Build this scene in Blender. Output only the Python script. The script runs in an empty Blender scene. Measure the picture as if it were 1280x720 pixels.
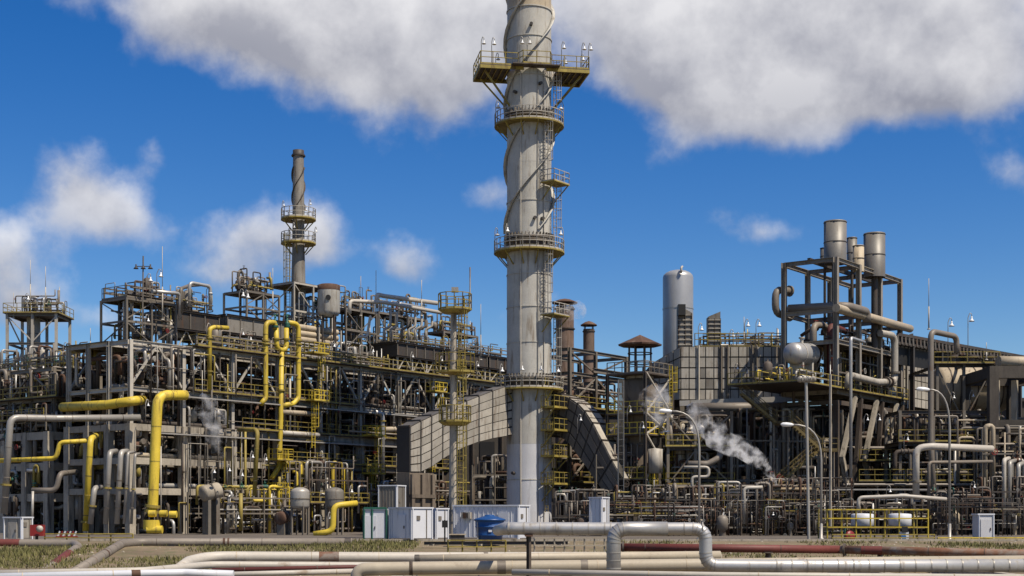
import bpy, math, random
from mathutils import Vector, Matrix, noise as mnoise
R = math.radians
V = Vector
rnd = random.Random(7)

# ------------------------------------------------------------------ camera, sky, sun, exposure
SC = bpy.context.scene
COL = SC.collection
FPX, HOR, HC, CAMY = 1772.0, 645.0, 1.7, -50.0           # focal length in photo pixels, horizon row, eye height
cam_d = bpy.data.cameras.new("camera")
cam_d.sensor_width = 36.0
cam_d.lens = 36.0 * FPX / 1280.0
cam_d.shift_y = (HOR - 360.0) / 1280.0
cam_d.clip_start, cam_d.clip_end = 0.5, 8000.0
cam = bpy.data.objects.new("camera", cam_d)
cam.location = (0, CAMY, HC)
cam.rotation_euler = (R(90), 0, 0)
COL.objects.link(cam)
SC.camera = cam

SUN_AZ, SUN_EL = 52.0, 57.0                 # degrees right of straight behind the camera, height
sun_dir = V((math.sin(R(SUN_AZ)) * math.cos(R(SUN_EL)), -math.cos(R(SUN_AZ)) * math.cos(R(SUN_EL)), math.sin(R(SUN_EL))))
sun_d = bpy.data.lights.new("sun", "SUN")
sun_d.energy = 5.0
sun_d.angle = R(0.5)
sun_d.color = (1.0, 0.905, 0.77)
sun = bpy.data.objects.new("sun", sun_d)
sun.rotation_euler = sun_dir.to_track_quat("Z", "Y").to_euler()
sun.location = (40, -40, 60)
COL.objects.link(sun)

vs = SC.view_settings
vs.view_transform = "Standard"
vs.look = "None"
vs.exposure = 0.3
vs.gamma = 1.0
SC.cycles.max_bounces = 6
SC.cycles.diffuse_bounces = 1
SC.cycles.glossy_bounces = 2
SC.cycles.transparent_max_bounces = 6
SC.cycles.volume_bounces = 6
SC.cycles.use_denoising = True
SC.cycles.volume_step_rate = 2.0


class NT:
    """small helper to write node trees"""
    def __init__(self, tree):
        self.t = tree
    def n(self, kind, **kw):
        nd = self.t.nodes.new(kind)
        for k, v in kw.items():
            setattr(nd, k, v)
        return nd
    def put(self, sock, v):
        if isinstance(v, bpy.types.NodeSocket):
            self.t.links.new(v, sock)
        elif v is not None:
            sock.default_value = v
    def m(self, op, a, b=None, c=None, clamp=False):
        nd = self.n("ShaderNodeMath", operation=op, use_clamp=clamp)
        for i, v in enumerate((a, b, c)):
            self.put(nd.inputs[i], v)
        return nd.outputs[0]
    def vm(self, op, a, b=None, c=None, out=0):
        nd = self.n("ShaderNodeVectorMath", operation=op)
        for i, v in enumerate((a, b, c)):
            self.put(nd.inputs[i], v)
        return nd.outputs[out]
    def mr(self, v, a, b, c=0.0, d=1.0, smooth=False):
        nd = self.n("ShaderNodeMapRange", interpolation_type="SMOOTHSTEP" if smooth else "LINEAR")
        for i, x in enumerate((v, a, b, c, d)):
            self.put(nd.inputs[i], x)
        return nd.outputs[0]
    def mix(self, f, a, b, blend="MIX"):
        nd = self.n("ShaderNodeMix", data_type="RGBA", blend_type=blend)
        self.put(nd.inputs[0], f)
        self.put(nd.inputs[6], a)
        self.put(nd.inputs[7], b)
        return nd.outputs[2]
    def noise(self, vec, scale, detail=4.0, rough=0.55, dist=0.0):
        nd = self.n("ShaderNodeTexNoise")
        self.put(nd.inputs["Vector"], vec)
        nd.inputs["Scale"].default_value = scale
        nd.inputs["Detail"].default_value = detail
        nd.inputs["Roughness"].default_value = rough
        nd.inputs["Distortion"].default_value = dist
        return nd.outputs[0]


def pdir(x, y):
    return V(((x - 640) / FPX, 1.0, (HOR - y) / FPX)).normalized()


def make_world():
    w = bpy.data.worlds.new("World")
    SC.world = w
    w.use_nodes = True
    t = NT(w.node_tree)
    w.node_tree.nodes.clear()
    out = t.n("ShaderNodeOutputWorld")
    bg = t.n("ShaderNodeBackground")
    sky = t.n("ShaderNodeTexSky", sky_type="NISHITA", sun_disc=False)
    sky.sun_elevation = R(SUN_EL)
    sky.sun_rotation = math.atan2(sun_dir.x, sun_dir.y)
    sky.altitude = 0.0
    sky.air_density = 1.0
    sky.dust_density = 0.0
    sky.ozone_density = 4.0
    hs = t.n("ShaderNodeHueSaturation")
    hs.inputs["Hue"].default_value = 0.513
    hs.inputs["Saturation"].default_value = SKY_SAT
    hs.inputs["Value"].default_value = SKY_VAL
    t.put(hs.inputs["Color"], sky.outputs[0])
    skycol = hs.outputs[0]
    co = t.n("ShaderNodeTexCoord").outputs["Generated"]
    # clouds: soft banks at directions of the dome, broken up by noise; (azimuth px, row px, half width, half height, strength)
    banks = [(400, -20, 215, 85, 1.15), (480, 70, 130, 82, 1.15), (290, 10, 120, 55, 0.8), (585, 40, 50, 80, 0.7),
             (960, 0, 190, 105, 1.2), (1110, 25, 185, 95, 1.2), (980, 105, 130, 48, 1.0), (855, 60, 80, 75, 0.9), (770, -10, 50, 50, 0.6), (1200, 100, 80, 40, 0.7),
             (92, 220, 54, 44, 0.66), (140, 268, 58, 34, 0.66), (196, 185, 26, 36, 0.55), (325, 300, 82, 42, 0.64), (290, 348, 76, 26, 0.5), (398, 292, 34, 44, 0.55),
             (512, 335, 46, 34, 0.68), (-5, 330, 46, 66, 0.78), (45, 392, 60, 30, 0.62), (160, 404, 44, 20, 0.66),
             (900, 262, 40, 26, 0.42), (955, 290, 64, 24, 0.44), (1262, 222, 38, 34, 0.42), (618, 243, 34, 26, 0.5), (625, 400, 70, 30, 0.4)]
    bl = []
    for x, y, rx, ry, s in banks:
        bl.append((pdir(x, y), rx / FPX, ry / FPX, s))
    r2 = random.Random(11)
    for k in range(10):                       # the same kind of sky all round and overhead
        az = R(50 + r2.random() * 260)
        el = R(6 + r2.random() ** 0.8 * 70)
        d = V((math.sin(az) * math.cos(el), math.cos(az) * math.cos(el), math.sin(el)))
        bl.append((d, 0.14 + r2.random() * 0.2, 0.07 + r2.random() * 0.09, 0.6 + r2.random() * 0.6))

    lift = tot = None
    for d, rx, ry, s in bl:
        right = V((d.y, -d.x, 0)).normalized()
        up = right.cross(d)
        # one affine map per bank: (across, up) in bank radii, plus a push that moves everything behind the viewer far away
        a = t.vm("DOT_PRODUCT", co, right * (0.95 / rx), out=1)
        b = t.vm("DOT_PRODUCT", co, up * (0.95 / ry), out=1)
        f = t.m("LESS_THAN", t.vm("DOT_PRODUCT", co, d, out=1), 0.3)
        q = t.m("MULTIPLY_ADD", a, a, t.m("MULTIPLY_ADD", b, b, t.m("MULTIPLY", f, 30.0)))
        e = t.m("MULTIPLY", t.m("POWER", 0.36, q), s)
        up_w = t.m("MULTIPLY", e, b)
        lift = up_w if lift is None else t.m("ADD", lift, up_w)
        tot = e if tot is None else t.m("ADD", tot, e)

    acc = t.m("DIVIDE", t.m("MULTIPLY", tot, 1.32), t.m("MULTIPLY_ADD", tot, 0.36, 1.0))   # banks run into one another softly

    def nz(vec):
        n1 = t.noise(vec, 12.5, 10.0, 0.55, 0.0)
        return t.m("MULTIPLY", t.m("SUBTRACT", n1, 0.5), CLOUD_N1)
    d0 = t.m("ADD", acc, nz(co))
    d1 = t.m("ADD", acc, nz(t.vm("ADD", co, (0.0115, -0.0077, 0.022))))
    alpha = t.mr(d0, 0.34, 0.92, 0, 1, True)
    lit = t.mr(t.m("SUBTRACT", d0, d1), -0.26, 0.26, 0, 1)
    edge = t.mr(d0, 0.35, 1.15, 1.0, 0.0, True)          # thin edges glow, thick middles are greyer
    rise = t.mr(t.m("DIVIDE", lift, t.m("ADD", tot, 0.02)), -1.0, 0.9, 0.0, 1.0, True)   # flat grey undersides, bright heads
    shade = t.m("MULTIPLY_ADD", lit, 0.45, t.m("MULTIPLY_ADD", edge, 0.1, t.m("MULTIPLY", rise, 0.5)), clamp=True)
    ccol = t.mix(shade, CLOUD_DARK, CLOUD_LIT)
    col = t.mix(t.m("MULTIPLY", alpha, t.mr(acc, 0.35, 1.1, 0.7, 0.97)), skycol, ccol)
    t.put(bg.inputs[0], col)
    bg.inputs[1].default_value = 0.085
    t.put(out.inputs[0], bg.outputs[0])


SKY_SAT, SKY_VAL = 1.4, 0.98
CLOUD_N1 = 2.0
CLOUD_DARK = (2.9, 3.0, 3.6, 1)
CLOUD_LIT = (9.0, 8.9, 9.0, 1)
make_world()
SC.world.cycles.sampling_method = 'NONE'

# ------------------------------------------------------------------ materials
MATS = {}
ALB = 0.74                                  # scales all base colours down, deepening shade under the stronger sun and exposure
ORD = "first second third fourth fifth sixth seventh eighth ninth tenth eleventh twelfth thirteenth fourteenth fifteenth sixteenth".split()


def mat(name, col, rough=0.6, metal=0.0, var=0.18, dirt=None, amount=0.35, streak=True, bump=0.0, scale=0.5, rnd_val=0.15, spec=0.4):
    m = bpy.data.materials.new(name)
    m.use_nodes = True
    t = NT(m.node_tree)
    m.node_tree.nodes.clear()
    out = t.n("ShaderNodeOutputMaterial")
    b = t.n("ShaderNodeBsdfPrincipled")
    pos = t.n("ShaderNodeNewGeometry").outputs["Position"]
    oi = t.n("ShaderNodeObjectInfo").outputs["Random"]
    big = t.noise(pos, scale, 5, 0.6)
    fine = t.noise(pos, 7.0, 4, 0.65)
    k = t.m("ADD", t.mr(big, 0.3, 0.7, 1 - var, 1 + var), t.mr(fine, 0.3, 0.7, -var * 0.5, var * 0.5))
    k = t.m("MULTIPLY", k, t.mr(oi, 0, 1, 1 - rnd_val, 1 + rnd_val))
    c = t.vm("MULTIPLY", (col[0] * ALB, col[1] * ALB, col[2] * ALB), None)
    nd = c.node
    comb = t.n("ShaderNodeCombineXYZ")
    for i in range(3):
        t.put(comb.inputs[i], k)
    t.put(nd.inputs[1], comb.outputs[0])
    colr = c
    if dirt:
        v2 = t.vm("MULTIPLY", pos, (2.2, 2.2, 0.28) if streak else (1.2, 1.2, 1.2))
        d = t.noise(v2, 1.0, 6, 0.68, 0.3)
        f = t.mr(d, 0.62 - amount * 0.35, 0.78 - amount * 0.2, 0, 0.85, True)
        colr = t.mix(f, colr, (dirt[0] * ALB, dirt[1] * ALB, dirt[2] * ALB, 1))
        t.put(b.inputs["Roughness"], t.mr(f, 0, 1, rough, min(1, rough + 0.3)))
        if metal:
            t.put(b.inputs["Metallic"], t.mr(f, 0, 1, metal, metal * 0.3))
    else:
        b.inputs["Roughness"].default_value = rough
        b.inputs["Metallic"].default_value = metal
    b.inputs["Specular IOR Level"].default_value = spec
    t.put(b.inputs["Base Color"], colr)
    if bump:
        bn = t.n("ShaderNodeBump")
        bn.inputs["Strength"].default_value = bump
        bn.inputs["Distance"].default_value = 0.05
        t.put(bn.inputs["Height"], t.noise(pos, 3.0, 6, 0.7))
        t.put(b.inputs["Normal"], bn.outputs[0])
    t.put(out.inputs[0], b.outputs[0])
    MATS[name] = m
    return m


RUST = (0.10, 0.045, 0.02)
GRIME = (0.06, 0.05, 0.04)
mat("steel", (0.21, 0.182, 0.145), 0.55, 0.0, 0.2, RUST, 0.28)
mat("steel_light", (0.52, 0.475, 0.40), 0.5, 0.0, 0.18, (0.16, 0.11, 0.07), 0.25)
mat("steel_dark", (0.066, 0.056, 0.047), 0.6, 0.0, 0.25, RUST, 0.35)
mat("steel_brown", (0.10, 0.078, 0.06), 0.65, 0.0, 0.25, (0.07, 0.035, 0.02), 0.4)
mat("rust", (0.115, 0.06, 0.036), 0.8, 0.0, 0.3, (0.30, 0.24, 0.18), 0.2)
mat("galv", (0.44, 0.41, 0.36), 0.45, 0.25, 0.12, (0.22, 0.19, 0.15), 0.2)
mat("alu", (0.50, 0.49, 0.47), 0.46, 0.5, 0.12, (0.26, 0.22, 0.17), 0.28)
mat("yellow", (0.72, 0.53, 0.055), 0.5, 0.0, 0.15, (0.17, 0.11, 0.05), 0.36)
mat("yellow_worn", (0.37, 0.285, 0.06), 0.6, 0.0, 0.25, (0.13, 0.08, 0.04), 0.42)
mat("yellow_shaded", (0.20, 0.145, 0.045), 0.65, 0.0, 0.25, (0.09, 0.06, 0.035), 0.45)  # yellow paint darkened to carry the shade on the staircase
mat("concrete", (0.44, 0.385, 0.30), 0.85, 0.0, 0.2, (0.10, 0.085, 0.07), 0.34, bump=0.3)
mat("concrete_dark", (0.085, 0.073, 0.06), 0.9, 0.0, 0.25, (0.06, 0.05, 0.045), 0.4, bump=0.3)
mat("concrete_brown", (0.19, 0.15, 0.11), 0.85, 0.0, 0.2, (0.07, 0.05, 0.04), 0.4, bump=0.3)
mat("stack_paint", (0.56, 0.535, 0.47), 0.55, 0.0, 0.14, (0.24, 0.18, 0.12), 0.34, rnd_val=0.03)
mat("stack_primer", (0.66, 0.655, 0.66), 0.55, 0.0, 0.08, (0.36, 0.34, 0.33), 0.2, rnd_val=0.03)
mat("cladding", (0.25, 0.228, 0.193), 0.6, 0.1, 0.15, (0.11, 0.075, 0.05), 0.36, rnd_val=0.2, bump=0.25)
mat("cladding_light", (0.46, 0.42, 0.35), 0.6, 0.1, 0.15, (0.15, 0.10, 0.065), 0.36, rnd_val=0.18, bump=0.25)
mat("flue_grey", (0.22, 0.205, 0.18), 0.5, 0.2, 0.15, (0.16, 0.12, 0.09), 0.28, rnd_val=0.05)
mat("frame_grey", (0.31, 0.275, 0.225), 0.6, 0.0, 0.2, (0.11, 0.075, 0.05), 0.3)
mat("rust_patchy", (0.19, 0.085, 0.045), 0.75, 0.0, 0.3, (0.30, 0.27, 0.235), 0.55, streak=False)
mat("duct_shaded", (0.135, 0.124, 0.11), 0.6, 0.1, 0.18, (0.08, 0.06, 0.045), 0.34, rnd_val=0.2, bump=0.25)  # duct cladding with the shade of its dim sides put into the colour
mat("vent_brown", (0.17, 0.115, 0.085), 0.75, 0.0, 0.3, (0.10, 0.055, 0.035), 0.4)
mat("seam", (0.05, 0.043, 0.037), 0.8, 0.0, 0.2)
mat("white_paint", (0.76, 0.77, 0.80), 0.45, 0.0, 0.05, (0.45, 0.43, 0.40), 0.12, rnd_val=0.04)
mat("white_lamp", (1.0, 1.0, 0.98), 0.3, 0.0, 0.05)
mat("tank_white", (0.46, 0.46, 0.45), 0.4, 0.35, 0.08, (0.33, 0.29, 0.24), 0.2, rnd_val=0.03)
mat("cream", (0.50, 0.43, 0.32), 0.55, 0.0, 0.10, (0.27, 0.20, 0.14), 0.16, streak=False, rnd_val=0.06)
mat("pipe_white", (0.56, 0.51, 0.43), 0.5, 0.0, 0.10, (0.33, 0.25, 0.18), 0.16, streak=False, rnd_val=0.06)
mat("pipe_grey", (0.24, 0.205, 0.165), 0.55, 0.1, 0.15, (0.20, 0.12, 0.07), 0.2, streak=False)
mat("red_oxide", (0.15, 0.036, 0.027), 0.6, 0.0, 0.2, (0.13, 0.06, 0.045), 0.3, streak=False)
mat("red_paint", (0.27, 0.025, 0.022), 0.45, 0.0, 0.15)
mat("blue_plastic", (0.018, 0.085, 0.27), 0.4, 0.0, 0.1, (0.10, 0.14, 0.22), 0.12)
mat("blue_paint", (0.04, 0.16, 0.38), 0.45, 0.0, 0.15)
mat("green_paint", (0.03, 0.13, 0.09), 0.5, 0.0, 0.15)
mat("black", (0.018, 0.017, 0.016), 0.6, 0.0, 0.2)
mat("orange_tan", (0.36, 0.27, 0.16), 0.6, 0.0, 0.15, (0.16, 0.09, 0.05), 0.25)
mat("tan_duct", (0.50, 0.41, 0.285), 0.6, 0.0, 0.15, (0.14, 0.10, 0.07), 0.25)
mat("soil", (0.22, 0.165, 0.10), 0.95, 0.0, 0.3, (0.12, 0.13, 0.05), 0.45, streak=False, bump=0.6, scale=0.25)
mat("yard_gravel", (0.15, 0.125, 0.10), 0.95, 0.0, 0.25, (0.12, 0.10, 0.085), 0.35, streak=False, bump=0.6, scale=0.2)
mat("asphalt", (0.06, 0.058, 0.055), 0.9, 0.0, 0.2, (0.10, 0.09, 0.08), 0.2, streak=False, bump=0.4)
mat("grass", (0.17, 0.165, 0.05), 0.8, 0.0, 0.35, (0.24, 0.19, 0.09), 0.5, streak=False, scale=0.6)

# ------------------------------------------------------------------ geometry helpers
WM = {}            # world matrices
Z = V((0, 0, 1))


def PX(x, y, Y):
    """the place Y metres north of the plant's datum line that stands at this spot of the view"""
    return V((xpx(x, Y), Y, zpx(y, Y)))


def zpx(y, Y):
    return HC + (HOR - y) / FPX * (Y - CAMY)


def xpx(x, Y):
    return (x - 640) / FPX * (Y - CAMY)


GU = V((0.5986, 0.801, 0)).normalized()     # the plant's own grid: to the right and back
GV = V((-GU.y, GU.x, 0))                    # to the left and back
G0 = V((xpx(163, 80), 80, 0))               # nearest corner of the pipe rack
KS = 6.15 / 4.62


def G(s, t, z=0.0):
    return G0 + GU * (s * KS) + GV * t + Z * z


def PF(x, y, off=0.9):
    """a spot on the sunny face of the long rack, `off` metres in front of it"""
    k = (x - 640) / FPX
    s_ = (k * (G0.y - CAMY) - G0.x) / (GU.x - k * GU.y)
    return PX(x, y, G0.y + GU.y * s_ - off)


def tag(o, label=None, cat=None, group=None, kind=None):
    if label: o["label"] = label
    if cat: o["category"] = cat
    if group: o["group"] = group
    if kind: o["kind"] = kind
    return o


def link(o, parent, M):
    COL.objects.link(o)
    if parent is not None:
        o.parent = parent
        o.matrix_parent_inverse = WM[parent.name].inverted()
    o.matrix_basis = M
    WM[o.name] = M
    return o


def thing(name, label, cat, loc=(0, 0, 0), group=None):
    o = bpy.data.objects.new(name, None)
    o.empty_display_size = 0.5
    link(o, None, Matrix.Translation(V(loc)))
    return tag(o, label, cat, group)


def round_path(pts, bend, seg=4):
    pts = [V(p) for p in pts]
    if len(pts) < 3 or bend <= 0:
        return pts
    out = [pts[0]]
    for i in range(1, len(pts) - 1):
        a, b, c = pts[i - 1], pts[i], pts[i + 1]
        d1, d2 = (a - b), (c - b)
        l1, l2 = d1.length, d2.length
        if l1 < 1e-5 or l2 < 1e-5:
            continue
        d1 /= l1
        d2 /= l2
        ca = max(-1, min(1, d1.dot(d2)))
        if ca < -0.999:
            out.append(b)
            continue
        half = math.acos(ca) / 2
        cut = min(bend / math.tan(half), l1 * 0.49, l2 * 0.49)
        p, q = b + d1 * cut, b + d2 * cut
        for k in range(seg + 1):
            u = k / seg
            out.append(p * (1 - u) ** 2 + b * 2 * u * (1 - u) + q * u * u)
    out.append(pts[-1])
    return out


class MB:
    def __init__(self):
        self.v, self.f, self.s = [], [], []

    def quad(self, vs_, faces, smooth=False):
        b = len(self.v)
        self.v.extend(vs_)
        for f in faces:
            self.f.append([b + i for i in f])
            self.s.append(smooth)

    BF = [(0, 3, 2, 1), (4, 5, 6, 7), (0, 1, 5, 4), (1, 2, 6, 5), (2, 3, 7, 6), (3, 0, 4, 7)]

    def box(self, c, sx, sy, sz, ax=V((1, 0, 0)), ay=V((0, 1, 0)), az=Z):
        c = V(c)
        hx, hy, hz = ax * sx / 2, ay * sy / 2, az * sz / 2
        self.quad([c - hx - hy - hz, c + hx - hy - hz, c + hx + hy - hz, c - hx + hy - hz,
                   c - hx - hy + hz, c + hx - hy + hz, c + hx + hy + hz, c - hx + hy + hz], self.BF)

    def hexa(self, eight):
        self.quad([V(p) for p in eight], self.BF)

    def bar(self, p, q, w, d=None):
        p, q = V(p), V(q)
        d = w if d is None else d
        z = q - p
        L = z.length
        if L < 1e-6:
            return
        z /= L
        x = z.cross(Z)
        if x.length < 1e-3:
            x = GU.copy()
        x.normalize()
        y = z.cross(x)
        self.box((p + q) / 2, w, d, L, x, y, z)

    def tube(self, pts, r, n=8, bend=None, cap=True, seg=4):
        path = round_path(pts, r * 2.6 if bend is None else bend, seg)
        m = len(path)
        b = len(self.v)
        t0 = (path[1] - path[0]).normalized()
        x = t0.cross(Z)
        if x.length < 1e-3:
            x = V((1, 0, 0))
        x.normalize()
        for i, p in enumerate(path):
            a = path[max(0, i - 1)]
            c = path[min(m - 1, i + 1)]
            t = (c - a)
            if t.length < 1e-7:
                t = t0
            t = t.normalized()
            x = (x - t * x.dot(t))
            if x.length < 1e-4:
                x = t.cross(Z) if abs(t.z) < 0.9 else V((1, 0, 0))
            x.normalize()
            y = t.cross(x)
            rr = r[i] if isinstance(r, (list, tuple)) else r
            for k in range(n):
                an = 2 * math.pi * k / n
                self.v.append(p + x * (rr * math.cos(an)) + y * (rr * math.sin(an)))
        for i in range(m - 1):
            for k in range(n):
                k2 = (k + 1) % n
                self.f.append([b + i * n + k, b + i * n + k2, b + (i + 1) * n + k2, b + (i + 1) * n + k])
                self.s.append(True)
        if cap:
            self.f.append([b + k for k in range(n)][::-1]); self.s.append(False)
            self.f.append([b + (m - 1) * n + k for k in range(n)]); self.s.append(False)

    def lathe(self, o, prof, n=16, axis=Z, a0=0.0, a1=2 * math.pi, smooth=True):
        o, axis = V(o), V(axis).normalized()
        x = axis.cross(Z)
        if x.length < 1e-3:
            x = V((1, 0, 0))
        x.normalize()
        y = axis.cross(x)
        full = abs(a1 - a0 - 2 * math.pi) < 1e-4
        m = n if full else n + 1
        b = len(self.v)
        for r, h in prof:
            for k in range(m):
                an = a0 + (a1 - a0) * k / n
                self.v.append(o + axis * h + x * (max(r, 1e-4) * math.cos(an)) + y * (max(r, 1e-4) * math.sin(an)))
        for i in range(len(prof) - 1):
            for k in range(n):
                k2 = (k + 1) % m
                self.f.append([b + i * m + k, b + i * m + k2, b + (i + 1) * m + k2, b + (i + 1) * m + k])
                self.s.append(smooth)

    def ring(self, o, r, tr, n=14, axis=Z):
        self.lathe(o, [(r - tr, -tr), (r + tr, -tr), (r + tr, tr), (r - tr, tr), (r - tr, -tr)], n, axis, smooth=False)

    def rail(self, pts, h=1.1, w=0.055, step=1.5, closed=False):
        pts = [V(p) for p in pts]
        segs = list(zip(pts, pts[1:] + ([pts[0]] if closed else [])))
        if not closed:
            segs = segs[:len(pts) - 1]
        for a, b in segs:
            L = (b - a).length
            n = max(1, round(L / step))
            for k in range(n + 1):
                p = a.lerp(b, k / n)
                self.bar(p, p + Z * h, w)
            for hh in (h, h * 0.55):
                self.bar(a + Z * hh, b + Z * hh, w)
            self.bar(a + Z * 0.08, b + Z * 0.08, 0.02, 0.14)

    def build(self, name, m, parent=None, loc=None):
        if loc is None:
            xs = [p.x for p in self.v]; ys = [p.y for p in self.v]; zs = [p.z for p in self.v]
            loc = V(((min(xs) + max(xs)) / 2, (min(ys) + max(ys)) / 2, min(zs)))
        loc = V(loc)
        me = bpy.data.meshes.new(name)
        me.from_pydata([tuple(p - loc) for p in self.v], [], self.f)
        me.polygons.foreach_set("use_smooth", self.s)
        me.materials.append(MATS[m])
        me.update()
        o = bpy.data.objects.new(name, me)
        return link(o, parent, Matrix.Translation(loc))


UNIT = {}


def unit(shape, m):
    key = (shape, m)
    if key in UNIT:
        return UNIT[key]
    b = MB()
    if shape == "box":
        b.box((0, 0, 0), 1, 1, 1)
    elif shape == "ib":                      # rolled H section
        tf, tw = 0.12, 0.10
        p = [(-.5, -.5), (.5, -.5), (.5, -.5 + tf), (tw / 2, -.5 + tf), (tw / 2, .5 - tf), (.5, .5 - tf), (.5, .5), (-.5, .5), (-.5, .5 - tf),
             (-tw / 2, .5 - tf), (-tw / 2, -.5 + tf), (-.5, -.5 + tf)]
        n = len(p)
        vs_ = [V((x, y, -.5)) for x, y in p] + [V((x, y, .5)) for x, y in p]
        b.quad(vs_, [(i, (i + 1) % n, n + (i + 1) % n, n + i) for i in range(n)] + [tuple(range(n))[::-1], tuple(range(n, 2 * n))])
    elif shape.startswith("cyl"):
        n = int(shape[3:])
        b.lathe((0, 0, 0), [(0, -.5), (.5, -.5)], n, smooth=False)
        b.lathe((0, 0, 0), [(.5, -.5), (.5, .5)], n)
        b.lathe((0, 0, 0), [(.5, .5), (0, .5)], n, smooth=False)
    elif shape == "wheel":
        b.ring((0, 0, 0), 0.46, 0.05, 10)
        b.box((0, 0, 0), 0.9, 0.07, 0.05); b.box((0, 0, 0), 0.07, 0.9, 0.05)
        b.box((0, 0, -0.3), 0.08, 0.08, 0.6)
    elif shape == "valve":                   # flanged gate valve, axis x, bonnet up
        X = V((1, 0, 0))
        b.lathe((-.5, 0, 0), [(0, 0), (.42, 0), (.42, .12), (.24, .16), (.36, .4), (.36, .6), (.24, .84), (.42, .88), (.42, 1), (0, 1)], 8, X)
        b.lathe((0, 0, 0.2), [(.22, 0), (.18, .45), (.28, .47), (.28, .56), (.08, .58), (.06, 1.0), (0, 1.0)], 8)
    elif shape == "bell":                    # bell lamp shade, mouth down at z=0
        b.lathe((0, 0, 0), [(.46, .02), (.5, 0), (.34, .22), (.2, .36), (.13, .6), (.13, .85), (0, .88)], 10)
        b.lathe((0, 0, 0), [(0, .03), (.44, .03)], 10, smooth=False)
    me = bpy.data.meshes.new(shape)
    me.from_pydata([tuple(p) for p in b.v], [], b.f)
    me.polygons.foreach_set("use_smooth", b.s)
    me.materials.append(MATS[m])
    UNIT[key] = me
    return me


def uobj(name, shape, m, M, parent=None):
    return link(bpy.data.objects.new(name, unit(shape, m)), parent, M)


def frame_mat(p, q, w, d, roll=None):
    p, q = V(p), V(q)
    z = q - p
    L = z.length
    z = z / L
    if abs(z.z) > 0.98:
        x = GU.copy() if roll is None else V(roll)
    else:
        x = z.cross(Z)
    x = (x - z * x.dot(z)).normalized()
    y = z.cross(x)
    M = Matrix((x, y, z)).transposed().to_4x4() @ Matrix.Diagonal((w, d, L, 1))
    M.translation = (p + q) / 2
    return M


def bar(name, p, q, w, d, m, parent=None, shape="box", roll=None):
    return uobj(name, shape, m, frame_mat(p, q, w, d, roll), parent)


def cyl(name, p, q, r, m, parent=None, n=8):
    return uobj(name, "cyl%d" % n, m, frame_mat(p, q, 2 * r, 2 * r), parent)


def pipe(name, pts, r, m, parent=None, n=None, bend=None, label=None, cat=None, group=None, flanges=(), fm="steel", seg=4):
    """a pipe run; flanges: (index of point pair, fraction)"""
    b = MB()
    b.tube(pts, r, n or (8 if r < 0.14 else 12 if r < 0.4 else 20), bend, True, seg)
    o = b.build(name, m, parent)
    tag(o, label, cat, group)
    for i, f in flanges:
        a, c = V(pts[i]), V(pts[i + 1])
        p = a.lerp(c, f)
        d = (c - a).normalized() * max(0.05, r * 0.28)
        cyl("flange", p - d, p + d, r * 1.55, fm, o, 12)
    return o


def plate_grid(parent, fn, ns, nt, m, gap=0.05, thick=0.05, name="panel"):
    """proud cladding panels over a patch: fn(a, b) -> point, a and b in 0..1; panels stand out along the patch normal"""
    for i in range(ns):
        for j in range(nt):
            c = [V(fn(a, b)) for a, b in ((i / ns, j / nt), ((i + 1) / ns, j / nt), ((i + 1) / ns, (j + 1) / nt), (i / ns, (j + 1) / nt))]
            nrm = (c[1] - c[0]).cross(c[3] - c[0])
            if nrm.length < 1e-6:
                nrm = (c[2] - c[1]).cross(c[3] - c[1])
            if nrm.length < 1e-6:
                continue
            nrm.normalize()
            mid = (c[0] + c[1] + c[2] + c[3]) / 4
            q = []
            for p in c:
                d = mid - p
                q.append(p + d * min(0.45, gap * 1.4 / max(d.length, 1e-3)))
            b = MB()
            t = thick * (1 + 0.5 * rnd.random())
            b.hexa([p + nrm * 0.003 for p in q] + [p + nrm * t for p in q])
            b.build(name, m if isinstance(m, str) else m(i, j), parent)


def ladder(parent, p, h, face, m="yellow_worn", cage=True, w=0.45):
    """vertical caged ladder from p up by h, climbing side towards `face`"""
    p, face = V(p), V(face).normalized()
    side = face.cross(Z)
    b = MB()
    for s in (-1, 1):
        b.bar(p + side * (w / 2 * s), p + side * (w / 2 * s) + Z * (h + 1.0), 0.06)
    k = 0.3
    while k < h:
        b.bar(p - side * w / 2 + Z * k, p + side * w / 2 + Z * k, 0.035)
        k += 0.32
    o = b.build("ladder", m, parent)
    if cage:
        c = MB()
        k = 2.2
        arc = [p + face * (0.36 - 0.36 * math.cos(a)) * 1.0 + side * (0.38 * math.sin(a)) for a in (math.pi * x / 6 for x in (-5, -3.2, -1.2, 0, 1.2, 3.2, 5))]
        arc = [p + face * (0.72 * (1 - abs(x) / 3.0) ** 0.5 if abs(x) < 3 else 0) + side * (0.4 * math.sin(x / 3 * math.pi / 2)) for x in (-3, -2, -1, 0, 1, 2, 3)]
        while k < h + 1:
            for a, d in zip(arc, arc[1:]):
                c.bar(a + Z * k, d + Z * k, 0.03, 0.05)
            k += 0.9
        for a in arc[1:-1]:
            c.bar(a + Z * 2.2, a + Z * (h + 0.9), 0.03)
        if h > 2.4:
            c.build("cage", m, parent)
    return o


def bell_lamp(p, h, label, group, reach=V((0.5, 0, 0)), size=0.5, m="galv"):
    """thin pole with a gooseneck and a white bell shade"""
    p, reach = V(p), V(reach)
    b = MB()
    b.tube([p, p + Z * h, p + Z * (h + 0.45) + reach * 0.5, p + Z * (h + 0.35) + reach, p + Z * (h + 0.1) + reach], 0.035, 6, 0.25, True, 3)
    o = b.build("bell_lamp", m, None, p)
    tag(o, label, "lamp", group)
    M = Matrix.Translation(p + reach + Z * (h + 0.1 - size * 0.85)) @ Matrix.Diagonal((size, size, size, 1))
    uobj("lamp_shade", "bell", "white_lamp", M, o)
    return o


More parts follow.
